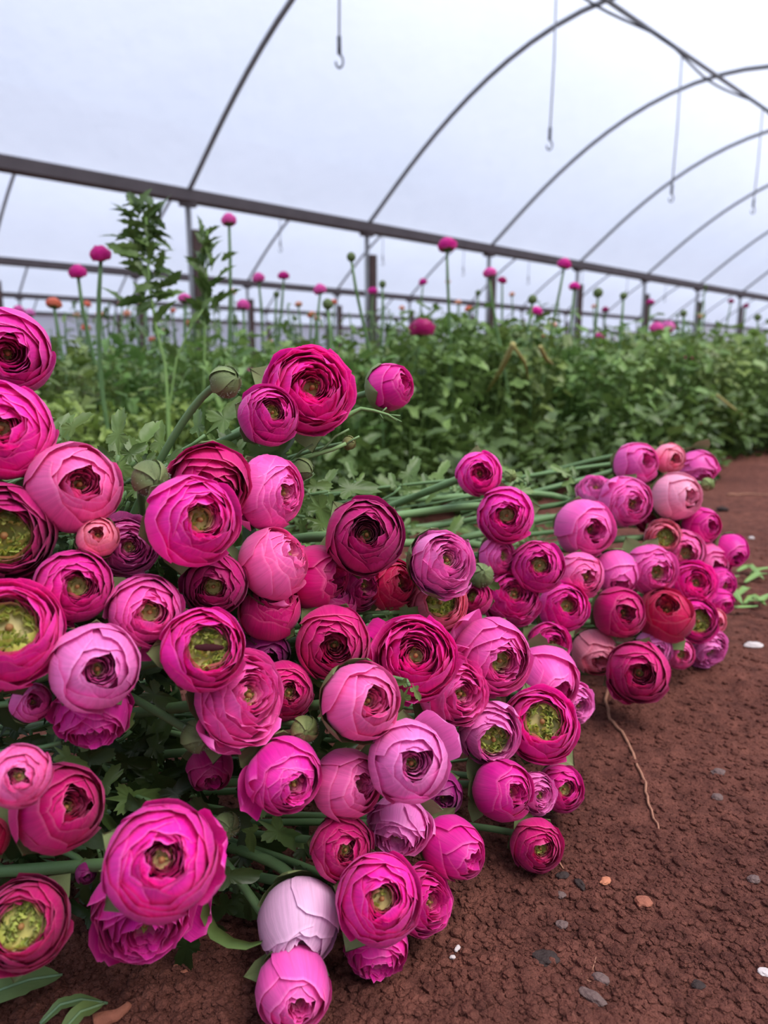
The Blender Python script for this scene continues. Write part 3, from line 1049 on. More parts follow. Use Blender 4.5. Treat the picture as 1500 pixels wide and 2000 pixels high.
 (1222,980,50,.42,.12,'P','tight','pink ranunculus with a broad lilac petal on its upper left, in the upper far bunch',dict(flare=(140,),back=-.02)),
 (1162,962,36,.1,-.6,'L','open','lilac petals of a flower behind the upper far bunch pink ranunculus',dict(back=.05, stemto=[(1050, 964, 1.06), (760, 978, .98)])),
 (1140,1031,57,.42,.10,'P','cup','large light magenta closed ranunculus on the left of the far bunch',dict(back=-.01, stemto=[(1080, 1010, .98), (900, 1052, .9)])),
 (1272,1000,40,.25,.0,'C','open','crimson flower tucked behind the upper far bunch pink ranunculus',dict(back=.05)),
 (1368,1026,35,.62,.10,'M','cup','magenta pink half-open flower on the right side of the far bunch, above the rightmost',{}),
 (1425,1074,33,.5,.5,'M','cup','rightmost magenta pink flower of the whole photo',dict(sep=2)),
 (1295,1050,36,.2,.0,'S','green','salmon pink flower with a small green centre in the middle of the far bunch',dict(stemto=[(1235, 1052, 1.05), (1000, 1075, .95)])),
 (1332,1078,44,.25,.1,'K','eye','salmon hot pink flower in the middle right of the far bunch',dict(back=.02)),
 (1376,1100,46,.55,.2,'K','cup','hot salmon petals left of the rightmost flower',dict(back=.03)),
 (1270,1112,50,.45,.22,'P','eye','pink flower with green streaked centre in the heart of the far bunch',dict(stemto=[(1225, 1082, 1.08), (980, 1110, .95)])),
 (1202,1116,44,.3,.65,'P','cup','smooth light pink ranunculus seen from behind in the far bunch',dict(back=.01)),
 (1134,1124,46,.38,.12,'K','tight','light pink ranunculus with a small dark eye left of the smooth light pink one',dict(back=.01)),
 (1050,1106,52,.15,-.08,'M','eye','magenta pink ranunculus with dark eye below the second hot magenta bloom',dict(back=-.02, stemto=[(940, 1065, .88), (760, 1060, .78)])),
 (998,1168,58,.25,-.30,'M','open','magenta pink flower with big folded petals, left of the hot magenta round one',dict(back=.015)),
 (1100,1186,49,.28,-.10,'H','eye','hot magenta round ranunculus with a small dark centre, low in the far bunch',{}),
 (1208,1196,50,.40,.05,'C','cup','crimson magenta ranunculus opened to the right, right of the round hot magenta one',{}),
 (1298,1204,54,.15,-.45,'R','cup','deep crimson red ranunculus, reddest of the far bunch',dict(back=.0)),
 (1246,1312,60,.10,.08,'C','dark','crimson magenta ranunculus lowest of the far bunch, resting on the soil',dict(flare=(-135,),back=-.0)),
 (1276,1268,36,.35,.10,'L','tight','lilac magenta flower peeping out behind the lowest crimson one',dict(back=.05)),
 (1324,1276,31,.35,.15,'K','eye','light pink small flower near the soil at the lower right of the far bunch',{}),
 (1378,1264,40,.45,.55,'L','open','lilac pink flower with skirt like petals at the lower right corner of the far bunch',{}),
 (1356,1212,46,.30,.05,'M','green','magenta pink flower with a brown green centre on the lower right of the far bunch',{}),
 (1352,1140,46,.35,-.1,'H','open','hot pink flower above the deep crimson red one',dict(back=.01)),
 (1402,1140,34,.6,.2,'U','tight','violet pink flower on the right edge of the far bunch above the green weeds',dict(back=.03)),
 (1390,1212,26,.5,.1,'S','cup','small salmon flower on the right edge, above the skirted lilac one',dict(back=.03)),
 (1160,1272,44,.3,.5,'S','cup','dusty pink shaded flower underneath the far bunch',dict(back=.05)),
 (1072,1256,42,.4,.1,'M','open','magenta flower under the round hot magenta one, touching the rosy lilac bloom',dict(back=.01)),
 (1316,1030,32,.3,-.3,'P','cup','pink flower hidden between the pale salmon and the salmon hot pink ones',dict(back=.04)),
 (1405,1175,26,.6,.3,'M','cup','small magenta flower low on the right edge of the far bunch',dict(back=.05)),
]
for rec in FL:
    x, y, r, fx, fy, col, kind, label, kw = rec
    if kw is None: continue
    bloom(x, y, r, fx, fy, col, kind, label, **kw)

# ------------------------------------------------------------------ leaves
def lobed_leaf(rnd, L, wide=.8, lobes=5, bend=.4, teeth=True, fine=1):
    """lobed leaf along +X, base at origin; fan round an inner point with a raised midrib"""
    pts = []
    n = lobes * 4 * fine + 1
    for i in range(n):
        s = i / (n - 1)
        a = -math.pi * .86 + 2 * math.pi * .86 * s
        lobe = (.74 + .26 * math.cos(a * lobes / 1.72)) if fine == 1 else (.66 + .34 * math.cos(a * lobes / 1.72))
        tooth = 1.0 + (.07 if i % 2 else -.05) if teeth else 1
        rr = (.42 + .20 * math.cos(a)) * lobe * tooth * rnd.uniform(.92, 1.08)
        x = .42 + rr * math.cos(a)
        y = rr * math.sin(a) * wide * 1.25
        pts.append((x * L, y * L))
    k = rnd.uniform(-.5, .8)
    def z(x, y): return -bend * (x / L) ** 2 * L * .55 + abs(y) * .35 + k * x * y / L
    v = [(0, 0, 0), (.45 * L, 0, z(.45 * L, 0))] + [(x, y, z(x, y) + rnd.uniform(-.02, .02) * L) for x, y in pts]
    f = [(1, i, i + 1) for i in range(2, n + 1)] + [(1, n + 1, 0), (1, 0, 2)]
    return v, f

def clump(seed, height, radius, n, leaf, wide=.8, lobes=5, shade=(0, 1), stems=True):
    rnd = random.Random(seed)
    m = MB()
    for i in range(n):
        a = rnd.random() * 6.283
        rr = radius * math.sqrt(rnd.random())
        h = height * (rnd.random() ** .7)
        tip = Vector((rr * math.cos(a), rr * math.sin(a), max(.02, h - .10 * (rr / radius) ** 2)))
        L = leaf * rnd.uniform(.6, 1.25)
        v, f = lobed_leaf(rnd, L, wide * rnd.uniform(.8, 1.1), lobes, rnd.uniform(.1, .9))
        rot = Matrix.Rotation(a + rnd.uniform(-1.2, 1.2), 3, 'Z') @ Matrix.Rotation(rnd.uniform(-1.0, .6), 3, 'Y') @ Matrix.Rotation(rnd.uniform(-.6, .6), 3, 'X')
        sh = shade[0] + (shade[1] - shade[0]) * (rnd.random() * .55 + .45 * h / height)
        m.add([rot @ Vector(p) + tip for p in v], f, None, sh)
        if stems and i % 2 == 0:
            b = Vector((rr * .3 * math.cos(a), rr * .3 * math.sin(a), 0))
            mid = (b + tip) * .5 + Vector((0, 0, .03))
            v, f = tube_geo([b, mid, tip], [.0028, .0022, .0015], 3, False)
            m.add(v, f, None, sh * .8)
    return m.build('foliage', M_LEAF, smooth=True)
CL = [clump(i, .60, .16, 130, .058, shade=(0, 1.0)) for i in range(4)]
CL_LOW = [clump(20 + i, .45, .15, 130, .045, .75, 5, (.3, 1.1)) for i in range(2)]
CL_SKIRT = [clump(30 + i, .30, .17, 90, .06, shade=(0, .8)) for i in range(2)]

rb = random.Random(11)
spots = []
l = 1.42
row = 0
while l < 3.3:
    t = -2.4
    sp = .17 if l < 2 else .24
    while t < 9.5:
        q = tl(t + rb.uniform(-.06, .06), l + rb.uniform(-.06, .06) + (.18 if t < 2.4 and l < 1.6 else 0))
        pr = project(q + Vector((0, 0, .4)))
        if pr and -130 < pr[0] < 1640:
            spots.append((pr[2], q, l, t))
        t += sp * (1 if t < 4 else 1.6)
    l += sp
for i in range(40):
    t = -.6 + i * .155
    q = tl(t, 1.24 + rb.uniform(-.07, .12) + (.10 if t < 1.5 else 0))
    pr = project(q + Vector((0, 0, .1)))
    if pr and -100 < pr[0] < 1600: spots.append((pr[2] * .5, q, 1.0, t))
spots.sort(key=lambda s: s[0])
spots = spots[:300]
for i, (dist, q, l, t) in enumerate(spots):
    pr = project(q + Vector((0, 0, .4)))
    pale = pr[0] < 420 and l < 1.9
    zn = ('behind the left end of the pile' if pr[0] < 330 else 'behind the hot pink centre flower' if pr[0] < 700 else 'above the round deep magenta flower' if pr[0] < 900 else
          'left of the far bunch of flowers' if pr[0] < 1130 else 'above the far bunch of flowers' if pr[0] < 1400 else 'at the right edge of the photo')
    root = link('ranunculus_plant', None)
    root.location = q
    root.rotation_euler.z = rb.random() * 6.28
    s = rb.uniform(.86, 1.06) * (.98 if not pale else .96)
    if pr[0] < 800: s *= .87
    root.scale = (s, s, s * rb.uniform(.90, 1.08))
    g = rb.uniform(.85, 1.15)
    c = (g * 1.35, g * 1.2, g * 1.0, 1) if pale else (g * .6, g * .62, g * .55, 1) if l == 1.0 else (g * rb.uniform(.85, 1.2), g, g * .95, 1)  # foot-row leaves darkened to paint in the shadow under the bed
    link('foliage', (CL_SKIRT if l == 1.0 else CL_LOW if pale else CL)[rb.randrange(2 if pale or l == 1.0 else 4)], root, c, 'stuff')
    if l == 1.0:
        tag(root, 'low spreading leaves at the foot of the bed, ' + zn, 'plant', 'low plants at the foot of the bed ' + zn)
    elif pale:
        tag(root, 'pale green leafy plant of the bed behind the left end of the pile', 'plant', 'pale leafy plants at the left of the bed')
    elif l < 1.6:
        tag(root, 'green plant in the front row of the bed, ' + zn, 'plant', 'front row plants ' + zn)
    else:
        tag(root, 'green plant behind the front row, ' + zn, 'plant', 'back row plants ' + zn)

# far beds: nobody could count them
def far_beds():
    m = MB()
    rnd = random.Random(5)
    for l in np.arange(3.5, 30, .55):
        if 7.9 < l < 8.9 or 15.6 < l < 16.6: continue
        for t in np.arange(-3, 26, .36 if l < 8 else .7):
            q = tl(t + rnd.uniform(-.2, .2), l + rnd.uniform(-.2, .2))
            pr = project(q + Vector((0, 0, .45)))
            if not pr or not (-60 < pr[0] < 1560): continue
            for k in range(22 if l < 8 else 12):
                L = rnd.uniform(.05, .09) * (1 if l < 8 else 1.6)
                c = q + Vector((rnd.uniform(-.2, .2), rnd.uniform(-.2, .2), rnd.uniform(.2, .50)))
                rot = Matrix.Rotation(rnd.random() * 6.28, 3, 'Z') @ Matrix.Rotation(rnd.uniform(-.8, .9), 3, 'Y')
                v = [Vector((0, 0, 0)), Vector((L * .45, L * .4, 0)), Vector((L, 0, -.1 * L)), Vector((L * .45, -L * .4, 0))]
                m.add([rot @ p + c for p in v], [(0, 1, 2, 3)], None, rnd.random())
    o = link('distant_foliage', m.build('distant_foliage', M_LEAF, smooth=False), None, (1, 1.05, .95, 1), 'stuff')
    tag(o, 'mass of green foliage on the farther beds under the roofs', 'foliage')
far_beds()

# ------------------------------------------------------------------ standing flowers over the bed
def far_bloom_mesh(seed, flat):
    rnd = random.Random(seed)
    m = MB()
    for j in range(4):
        for q in range(5):
            ph = D(15 + 16 * j + rnd.uniform(-6, 6))
            v, f, uv = petal_geo(1 - .1 * j, (.75 if flat else .95), D(-40), ph, 6.28 * q / 5 + j * .6, D(48), .4, .05, .06, .03, seed * 9 + j * 5 + q, 5, 5)
            m.add(v, f, uv, 0)
    return m.build('bloom', M_PETAL, 'green')
FB = [far_bloom_mesh(i, i % 2) for i in range(4)]
def far_calyx():
    m = MB()
    v, f = tube_geo([Vector((0, 0, z)) for z in (-.85, -.7, -.4, -.1, .12)], [.2, .55, .88, 1.0, .96], 10)
    m.add(v, f)
    return m.build('calyx', M_SEPAL)
FCAL = far_calyx()
def far_bud():
    m = MB()
    v, f = tube_geo([Vector((0, 0, z)) for z in (-.9, -.6, 0, .5, .85, 1.0)], [.3, .8, 1, .85, .45, .1], 10)
    m.add(v, f)
    return m.build('bud_head', M_SEPAL)
FBUD = far_bud()
ST = [ # px, py, diameter px, colour, where
 (447,430,30,'P','tallest pink flower left of centre against the film, above the short weed'),
 (196,497,40,'M','wide magenta flower at the left, left of the tall weed'),
 (152,532,34,'M','magenta flower at the left, leftmost of the tall ones'),
 (873,478,38,'M','flat wide magenta flower in the middle touching the thick gutter beam'),
 (361,583,27,'P','pink flower right of the tall weed stem'),
 (475,596,26,'P','bright pink flower low above the foliage left of centre'),
 (505,543,24,'P','pink flower on a curved stem, left one of a pair'),
 (554,538,23,'M','magenta flower on a curved stem, right one of a pair'),
 (625,566,26,'P','pink flower left of the second post'),
 (728,567,19,'H','small hot pink flower in front of the second post'),
 (826,551,17,'M','small magenta flower between the second post and the flat wide flower'),
 (956,532,27,'P','pink flower in front of the third post'),
 (981,547,19,'C','small crimson flower right of the third post'),
 (1102,516,27,'M','magenta flower touching the gutter beam left of the fourth post'),
 (1122,559,22,'H','hot pink flower in front of the fourth post'),
 (824,640,52,'D','large dark magenta flower low in the leaves at the centre'),
 (1048,607,24,'H','hot pink flower low right of the third post'),
 (1182,605,14,'D','small dark magenta flower right of the fourth post'),
 (1270,590,15,'M','small magenta flower beside the fifth post'),
 (1282,640,26,'P','lilac pink flower in the lying cluster on the leaves, left one'),
 (1304,637,30,'L','lilac pink flower in the lying cluster on the leaves, right one'),
 (1345,697,17,'H','small hot pink flower set in the leaves at the right'),
 (1172,655,18,'H','small pink flower at the top of the leaves left of the lying cluster'),
 (1428,588,12,'D','small dark magenta flower near the seventh post'),
 (1457,597,12,'D','small dark magenta flower right of the seventh post'),
 (36,606,22,'P','pink flower just above the purple bloom at the left edge'),
 (58,612,20,'L','lilac flower beside the pink one above the purple bloom at the left edge'),
 (487,726,20,'P','blurred small pink flower in the leaves left of the large hot pink bloom'),
 (662,728,18,'P','blurred small pink flower in the leaves right of the large hot pink bloom'),
 (105,592,30,'O','orange flower at the left, largest of the orange ones'),
 (170,594,16,'O','small orange flower right of the largest orange one'),
 (283,597,20,'O','orange flower at the foot of the tall weed'),
]
PAL['O'] = srgb(250, 132, 100)
PAL['Q'] = srgb(252, 184, 150)
peach = [(196,614,17),(248,612,15),(167,640,17),(298,663,15),(370,632,15),(315,646,11),(583,594,15),(608,614,17),(620,622,13),(527,667,14),(875,550,10),
         (895,590,14),(915,603,16),(1080,635,15),(1062,655,13),(238,593,13),(405,572,13),(1160,598,10),(455,570,14),(1370,618,12),(1000,575,11),(1216,650,12),(150,615,12),(338,606,12),(652,590,13),(785,602,12)]
buds = [(686,502,19),(1168,572,20),(1218,578,15),(1040,585,19),(747,555,15),(540,575,13),(640,594,22),(934,572,12),(1335,612,14),(1008,655,16),(1378,560,8),(1480,620,14),(460,628,14)]
def standing(px, py, dpx, col, label, group, bud=False, dia=.046):
    d = F_PX * dia / dpx
    c = at(px, py, d)
    # keep it rooted in the beds, never in the pile
    for _ in range(30):
        if c.dot(B) > 1.5: break
        d *= 1.06
        c = at(px, py, d)
    s = dpx * d / F_PX / 2
    root = link('standing_bud' if bud else 'standing_ranunculus', None)
    rnd = random.Random(px * 3 + py)
    g = Vector((c.x + rnd.uniform(-.08, .08), c.y + rnd.uniform(-.05, .05), 0))
    root.location = g
    if bud:
        o = link('bud_head', FBUD, root, (.8, .85, .8, 1))
        o.location = c - g; o.scale = (s, s, s)
    else:
        cc = PAL[col]
        o = link('bloom', FB[rnd.randrange(4)], root, cc)
        o.location = c - g; o.scale = (s, s, s * 1.0)
        o.rotation_euler = (rnd.uniform(-.3, .3), rnd.uniform(-.3, .3), rnd.random() * 6)
        k = link('calyx', FCAL, root, (.7, .75, .65, 1))
        k.location = c - g; k.scale = (s * .9, s * .9, s * .8); k.rotation_euler = o.rotation_euler
    top = c - g - Vector((0, 0, s * .6))
    b = Vector((0, 0, 0))
    bendv = Vector((rnd.uniform(-.05, .05), rnd.uniform(-.05, .05), 0))
    pts = bez(b, b + Vector((0, 0, top.z * .4)) + bendv, top - Vector((0, 0, top.z * .3)) + bendv * .5, top, 8)
    link('stem', tube_mesh('stem', pts, [.0052] * 8 + [.0042], M_STEM, 6, .45), root)
    tag(root, label, 'bud' if bud else 'flower', group)
for px, py, dp, c, lab in ST:
    standing(px, py, dp, c, lab, 'standing flowers over the bed', dia=.03 if lab.startswith('lilac pink flower in the ly') else .046 if py < 690 else .03)
for px, py, dp in peach:
    standing(px, py, dp, random.Random(px).choice('OQQ'), 'small peach orange flower far behind the bed', 'peach flowers far behind the bed', dia=.036)
bud_at = ['just left of the second post', 'just right of the fourth post', 'halfway between the fourth and fifth posts', 'right of the third post', 'just right of the second post', 'right of the paired curved-stem flowers', 'pale wide one left of the second post', 'just left of the third post', 'right of the fifth post', 'against the leaves right of the third post', 'between the sixth and seventh posts', 'at the right edge', 'right of the leftmost post']
for (px, py, dp), w_ in zip(buds, bud_at):
    standing(px, py, dp, 'M', 'round green bud on a tall stem ' + w_, 'green buds above the bed', True, dia=.028)
# tall plain stems filling the skyline
rs = random.Random(21)
for i in range(80):
    px = rs.uniform(90, 1490); py = rs.uniform(585, 660)
    d = rs.uniform(2.2, 4.5)
    c = at(px, py, d)
    if c.dot(B) < 1.5: continue
    g = Vector((c.x, c.y, 0))
    root = link('upright_shoot', None)
    root.location = g
    h = c.z
    link('stem', tube_mesh('stem', bez(Vector((0, 0, 0)), Vector((.02, 0, h * .4)), Vector((rs.uniform(-.04, .04), 0, h * .7)), Vector((0, 0, h)), 6), [.004] * 6 + [.002], M_STEM, 5, .4), root)
    for k in range(7):
        m = MB()
        L = rs.uniform(.03, .06)
        v, f = lobed_leaf(rs, L, .6, 5, .6)
        rot = Matrix.Rotation(rs.random() * 6.28, 3, 'Z') @ Matrix.Rotation(rs.uniform(-.8, .7), 3, 'Y')
        zl = Vector((0, 0, h * rs.uniform(.78, 1)))
        m.add([rot @ Vector(p) + zl for p in v], f, None, rs.random() * .9)
        link('leaf', m.build('leaf', M_LEAF), root, (1, 1, 1, 1))
    w_ = ('left of the leftmost post' if px < 370 else 'between the first and second posts' if px < 720 else 'between the second and third posts' if px < 955 else
          'between the third and fourth posts' if px < 1130 else 'right of the fourth post')
    tag(root, 'leafy upright shoot above the bed, ' + w_, 'shoot', 'upright shoots ' + w_)

# ------------------------------------------------------------------ weeds
def narrow_leaf(rnd, L, W):
    """long leaf with irregular side lobes"""
    v, f = [], []
    n = 9
    for i in range(n + 1):
        t = i / n
        w = W * math.sin(math.pi * (t ** .8)) * (1 if i % 2 else .62) * rnd.uniform(.85, 1.15) + .0004
        z = -.35 * L * t * t + .12 * L * t
        v += [(t * L, -w, z + w * .3), (t * L, 0, z), (t * L, w, z + w * .3)]
    for i in range(n):
        a = i * 3
        f += [(a, a + 1, a + 4, a + 3), (a + 1, a + 2, a + 5, a + 4)]
    return v, f
def weed(path, d, leaves, label, seed, r=.004, col=(1, 1, 1, 1)):
    rnd = random.Random(seed)
    pts = [at(x, y, d) for x, y in path]
    base = Vector((pts[0].x, pts[0].y, 0))
    root = link('tall_weed', None)
    root.location = base
    loc = [Vector((0, 0, 0))] + [p - base for p in pts]
    link('stem', tube_mesh('stem', loc, [r * (1 - .5 * i / len(loc)) for i in range(len(loc))], M_STEM, 7, .6), root, (1.15, 1.1, .8, 1))
    for (x, y, ang, L) in leaves:
        p = at(x, y, d) - base
        v, f = narrow_leaf(rnd, L * d / F_PX, L * d / F_PX * rnd.uniform(.18, .26))
        dirv = (RT * math.cos(math.radians(ang)) + UP * math.sin(math.radians(ang)) + FWD * rnd.uniform(-.5, .5)).normalized()
        q = dirv.to_track_quat('X', 'Z') @ Quaternion((1, 0, 0), rnd.uniform(-1.3, 1.3))
        m = MB()
        m.add([q @ Vector(a) + p for a in v], f, None, rnd.uniform(.1, .5))
        link('leaf', m.build('leaf', M_LEAF), root, col)
    tag(root, label, 'weed')
rw = random.Random(8)
lv = []
for i in range(90):
    y = rw.uniform(395, 600)
    lv.append((285 + (y - 450) * .08 + rw.uniform(-14, 14), y, rw.choice((60, 80, 100, 120, 30, 150, 10, 170, -20, 200)) + rw.uniform(-20, 20), rw.uniform(28, 60)))
lv += [(262, 505, 150, 62), (250, 470, 165, 55), (262, 440, 125, 60), (312, 430, 80, 60), (245, 600, 130, 60), (300, 640, 60, 70), (285, 660, 120, 60), (325, 560, 35, 55)]
weed([(330, 880), (326, 760), (322, 710), (305, 640), (292, 560), (288, 480), (285, 410)], 1.55, lv,
     'tall leafy weed with lobed leaves, highest plant against the film at the left', 1)
lv = []
for i in range(34):
    y = rw.uniform(460, 640)
    lv.append((402 + rw.uniform(-12, 12), y, rw.choice((60, 80, 100, 120)) + rw.uniform(-20, 20), rw.uniform(32, 58)))
lv += [(425, 545, 40, 45), (430, 590, 45, 50), (432, 510, 50, 40)]
weed([(395, 880), (398, 760), (400, 640), (403, 560), (405, 450)], 1.7, lv,
     'shorter leafy weed in front of the leftmost post, right of the tall weed', 2, .0035)
weed([(330, 800), (345, 700), (372, 640), (400, 600)], 1.55, [(372, 640, 70, 40), (345, 700, 120, 40), (395, 605, 50, 35)],
     'side branch weed leaning right between the two tall weeds', 3, .003)

# dry stalks hanging over the bed
def stalk(pp, label, w=.006, d=1.75):
    pts = [at(x, y, d + .12 * i) for i, (x, y) in enumerate(pp)]
    o = link('dry_stalk', tube_mesh('dry_stalk', pts, [w] * (len(pts) - 1) + [w * .4], M_DRY, 6))
    tag(o, label, 'stalk')
stalk([(1002, 672), (978, 722), (952, 764)], 'broad straw coloured stalk slanting down to the left over the bed', .009, 2.0)
stalk([(1000, 672), (1024, 706), (1032, 742)], 'thin yellowed stalk bending right beside the broad straw coloured one', .005, 2.0)
stalk([(1055, 678), (1066, 700), (1080, 712)], 'short pale stalk end right of the thin yellowed one', .007, 2.0)
stalk([(1400, 772), (1430, 796), (1452, 812)], 'short pale stalk in the bed at the right', .006, 3.0)
stalk([(1288, 868), (1330, 845), (1372, 824)], 'pale green stalk leaning over the foot of the bed behind the far bunch', .006, 2.6)

# ------------------------------------------------------------------ cut foliage inside and on the pile
rc = random.Random(33)
def cut_leaf(px, py, d, L, ang, label=None, group=None, tone=1.0, wide=.8, lift=0, toward=.0, lobes=5, zone=0):
    """leafy cut stem whose leaf shows at a place of the pile"""
    c = at(px, py, d)
    root = link('cut_leaf', None)
    root.location = c
    dirv = (RT * math.cos(math.radians(ang)) + UP * math.sin(math.radians(ang)) - FWD * toward).normalized()
    q = dirv.to_track_quat('X', 'Z')
    n = -FWD + UP * .3
    xx = dirv
    yy = n.cross(xx).normalized()
    zz = xx.cross(yy)
    rot = Matrix((xx, yy, zz)).transposed()
    m = MB()
    for k, (o, s, a) in enumerate(((0, 1, 0), (-.12, .62, 55), (-.12, .62, -55))):
        v, f = lobed_leaf(rc, L * s * .85, wide * .8, lobes, rc.uniform(.3, .8), True, 2)
        rz = Matrix.Rotation(math.radians(a), 3, 'Z')
        m.add([rot @ (rz @ Vector(p) + Vector((o * L, 0, 0))) for p in v], f, None, rc.uniform(.15, .6))
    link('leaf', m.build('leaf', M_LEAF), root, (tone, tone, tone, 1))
    tail = Vector((-.8, .45, -.25)).normalized() * .12
    pts = bez(Vector((0, 0, 0)), -xx * L * .4, -xx * L * .5 + tail * .5, tail - xx * L * .3, 6)
    for p in pts: p.z = max(p.z, .004 - c.z)
    link('stalk', tube_mesh('stalk', pts, .0016, M_STEM, 5, .4), root)
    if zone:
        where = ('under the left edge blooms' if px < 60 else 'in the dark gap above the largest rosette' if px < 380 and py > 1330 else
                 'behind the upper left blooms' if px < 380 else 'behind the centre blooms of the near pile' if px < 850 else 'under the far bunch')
        label, group = 'green cut leaf darkened with painted shade, ' + where, 'leaves with painted shade ' + where
    tag(root, label, 'leaf', group)
for a in [
 (118, 858, .50, .030, 50, 'bright green leaf tip between the second left bloom and the salmon pink one'),
 (232, 890, .53, .042, 95, 'upright blue green leaf behind the salmon pink ranunculus'),
 (262, 900, .56, .040, 70, 'serrated green leaf left of the round splitting bud'),
 (240, 960, .54, .050, 100, 'broad green leaf between the salmon pink ranunculus and the splitting bud'),
 (400, 850, .60, .055, 45, 'serrated leaf behind the stem of the round hairy bud'),
 (470, 895, .62, .045, 20, 'leaf behind the top of the red-pink ranunculus'),
 (600, 960, .64, .050, -50, 'fine toothed leaf right of the light pink side-on ranunculus'),
 (640, 960, .68, .055, 10, 'green leaf between the centre flower and the deep magenta one'),
 (595, 1010, .66, .045, -20, 'leaf left of the round deep magenta ranunculus'),
 (800, 960, .95, .055, 80, 'pale green leaf standing behind the deep magenta ranunculus'),
 (845, 950, 1.0, .050, 60, 'pale leaf under the stem of the top left far flower'),
 (800, 1340, .515, .026, -120, 'dark leaf below the open hot pink ranunculus'),
 (120, 1450, .46, .050, 20, 'round dark leaf below the purple downward facing flower'),
 (200, 1560, .50, .05, 0, 'dim leaf in the dark gap right of the crimson flower'),
 (500, 1600, .54, .05, -30, 'dim leaf under the violet magenta ranunculus'),
 (600, 1330, .56, .030, -90, 'dark rounded leaf left of the light salmon pink ranunculus'),
 (930, 1130, .72, .03, -20, 'green leaf between the pale lilac ranunculus and the far bunch'),
 (760, 1195, .62, .04, 0, 'green leaf in the gap left of the salmon ranunculus'),
]:
    cut_leaf(a[0], a[1], a[2], a[3], a[4], a[5])
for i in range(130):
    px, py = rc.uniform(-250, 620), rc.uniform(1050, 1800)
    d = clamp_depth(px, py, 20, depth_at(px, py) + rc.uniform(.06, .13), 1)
    cut_leaf(px, py, d, rc.uniform(.04, .07), rc.uniform(0, 360), tone=.28, zone=1)  # low tone paints the shade of the gaps into these leaves
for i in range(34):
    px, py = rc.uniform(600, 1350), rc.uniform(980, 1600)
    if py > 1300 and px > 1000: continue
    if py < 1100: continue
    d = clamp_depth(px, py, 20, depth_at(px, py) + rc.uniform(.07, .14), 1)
    cut_leaf(px, py, d, rc.uniform(.04, .06), rc.uniform(0, 360), tone=.28, zone=1)  # darkened likewise, gap shade put into the leaf colour

# loose trimmed leaves on the ground between the pile and the bed
for i in range(60):
    px, py = rc.uniform(560, 1180), rc.uniform(930, 1090)
    _, dg = at_ground(px, py)
    d = min(dg * .97, max(depth_at(px, py) + .12, rc.uniform(.85, 1.5)))
    cut_leaf(px, py, d, rc.uniform(.03, .05), rc.uniform(0, 180), 'trimmed green leaf between the far stems and the bed', 'trimmed leaves between the stems and the bed', 1.0)
for i in range(26):
    px, py = rc.uniform(60, 640), rc.uniform(880, 1010)
    d = depth_at(px, py) + rc.uniform(.06, .2)
    cut_leaf(px, py, d, rc.uniform(.03, .045), rc.uniform(20, 160), 'green leaf of the cut stems behind the top of the near pile', 'leaves behind the top of the near pile', .85)

# tendril with small bud above the pile
root = link('feathery_sprig', None)
b0 = at(560, 905, .60)
root.location = b0
link('stem', tube_mesh('stem', [at(x, y, .61) - b0 for x, y in ((560, 905), (610, 890), (650, 878), (676, 866))], .0018, M_STEM, 6, .6), root, (1.1, 1.1, 1, 1))
for k, pp in enumerate((((615, 889), (640, 868), (655, 852), (682, 838)), ((676, 868), (690, 858), (702, 852)), ((560, 905), (590, 880), (612, 868)))):
    link('tendril', tube_mesh('tendril', [at(x, y, .61) - b0 for x, y in pp], .0010, M_STEM, 5, .6), root)
tag(root, 'thin branching sprig with tendrils ending at the tiny brownish bud', 'sprig')
root = link('feathery_sprig', None)
b0 = at(690, 800, .66)
root.location = b0
link('stem', tube_mesh('stem', [at(x, y, .66) - b0 for x, y in ((655, 830), (678, 812), (705, 798), (730, 802), (758, 810), (776, 822))], [.0030, .003, .002, .0016, .0013, .0008], M_STEM, 6, .6), root, (1.1, 1.1, 1, 1))
for pp in (((745, 806), (755, 796)), ((758, 810), (782, 812)), ((765, 814), (784, 824)), ((740, 805), (748, 818))):
    link('tendril', tube_mesh('tendril', [at(x, y, .66) - b0 for x, y in pp], .0008, M_STEM, 5, .6), root)
tag(root, 'curled green sprig below the half-open flower with the large calyx', 'sprig')

# ------------------------------------------------------------------ things on the soil
def rock_geo(rnd, r, flat=.6, sub=2):
    import bmesh
    bm = bmesh.new()
    bmesh.ops.create_icosphere(bm, subdivisions=sub, radius=1)
    o = Vector((rnd.random() * 50, rnd.random() * 50, 0))
    for v in bm.verts:
        n = v.co.normalized()
        k = 1 + .35 * noise.noise(n * 1.3 + o) + .12 * noise.noise(n * 4 + o)
        v.co = Vector((n.x * k * r, n.y * k * r, n.z * k * r * flat))
    bm.verts.index_update()
    vs = [v.co.copy() for v in bm.verts]
    fs = [tuple(v.index for v in f.verts) for f in bm.faces]
    bm.free()
    return vs, fs
rg = random.Random(77)
def stone(px, py, wpx, mat, label, aspect=1.0, rot=0, flat=.5, name='stone', cat='stone'):
    p, d = at_ground(px, py)
    r = wpx / 2 * d / F_PX
    v, f = rock_geo(rg, r, max(flat, .3), 3)
    o = link(name, mesh(name, v, f, mat, None, None, False))
    o.location = p + Vector((0, 0, max(.0015, r * flat * .55)))
    o.scale = (1, aspect, 1)
    o.rotation_euler.z = rot
    tag(o, label, cat)
stone(1098, 1718, 26, M_DARKSTONE, 'small dark stone on the soil right of the lone small flower, left one of two', .7, .2)
stone(1133, 1730, 30, M_DARKSTONE, 'small dark stone on the soil, right one of the two below the lone flower', .6, 1.9)
stone(1066, 1878, 52, M_DARKSTONE, 'flat dark grey stone pressed into the soil near the bottom', .8, 0, .16)
stone(1097, 1812, 24, M_STONE, 'pinkish grey pebble midway between the dark stones and the flat one', .9, .4)
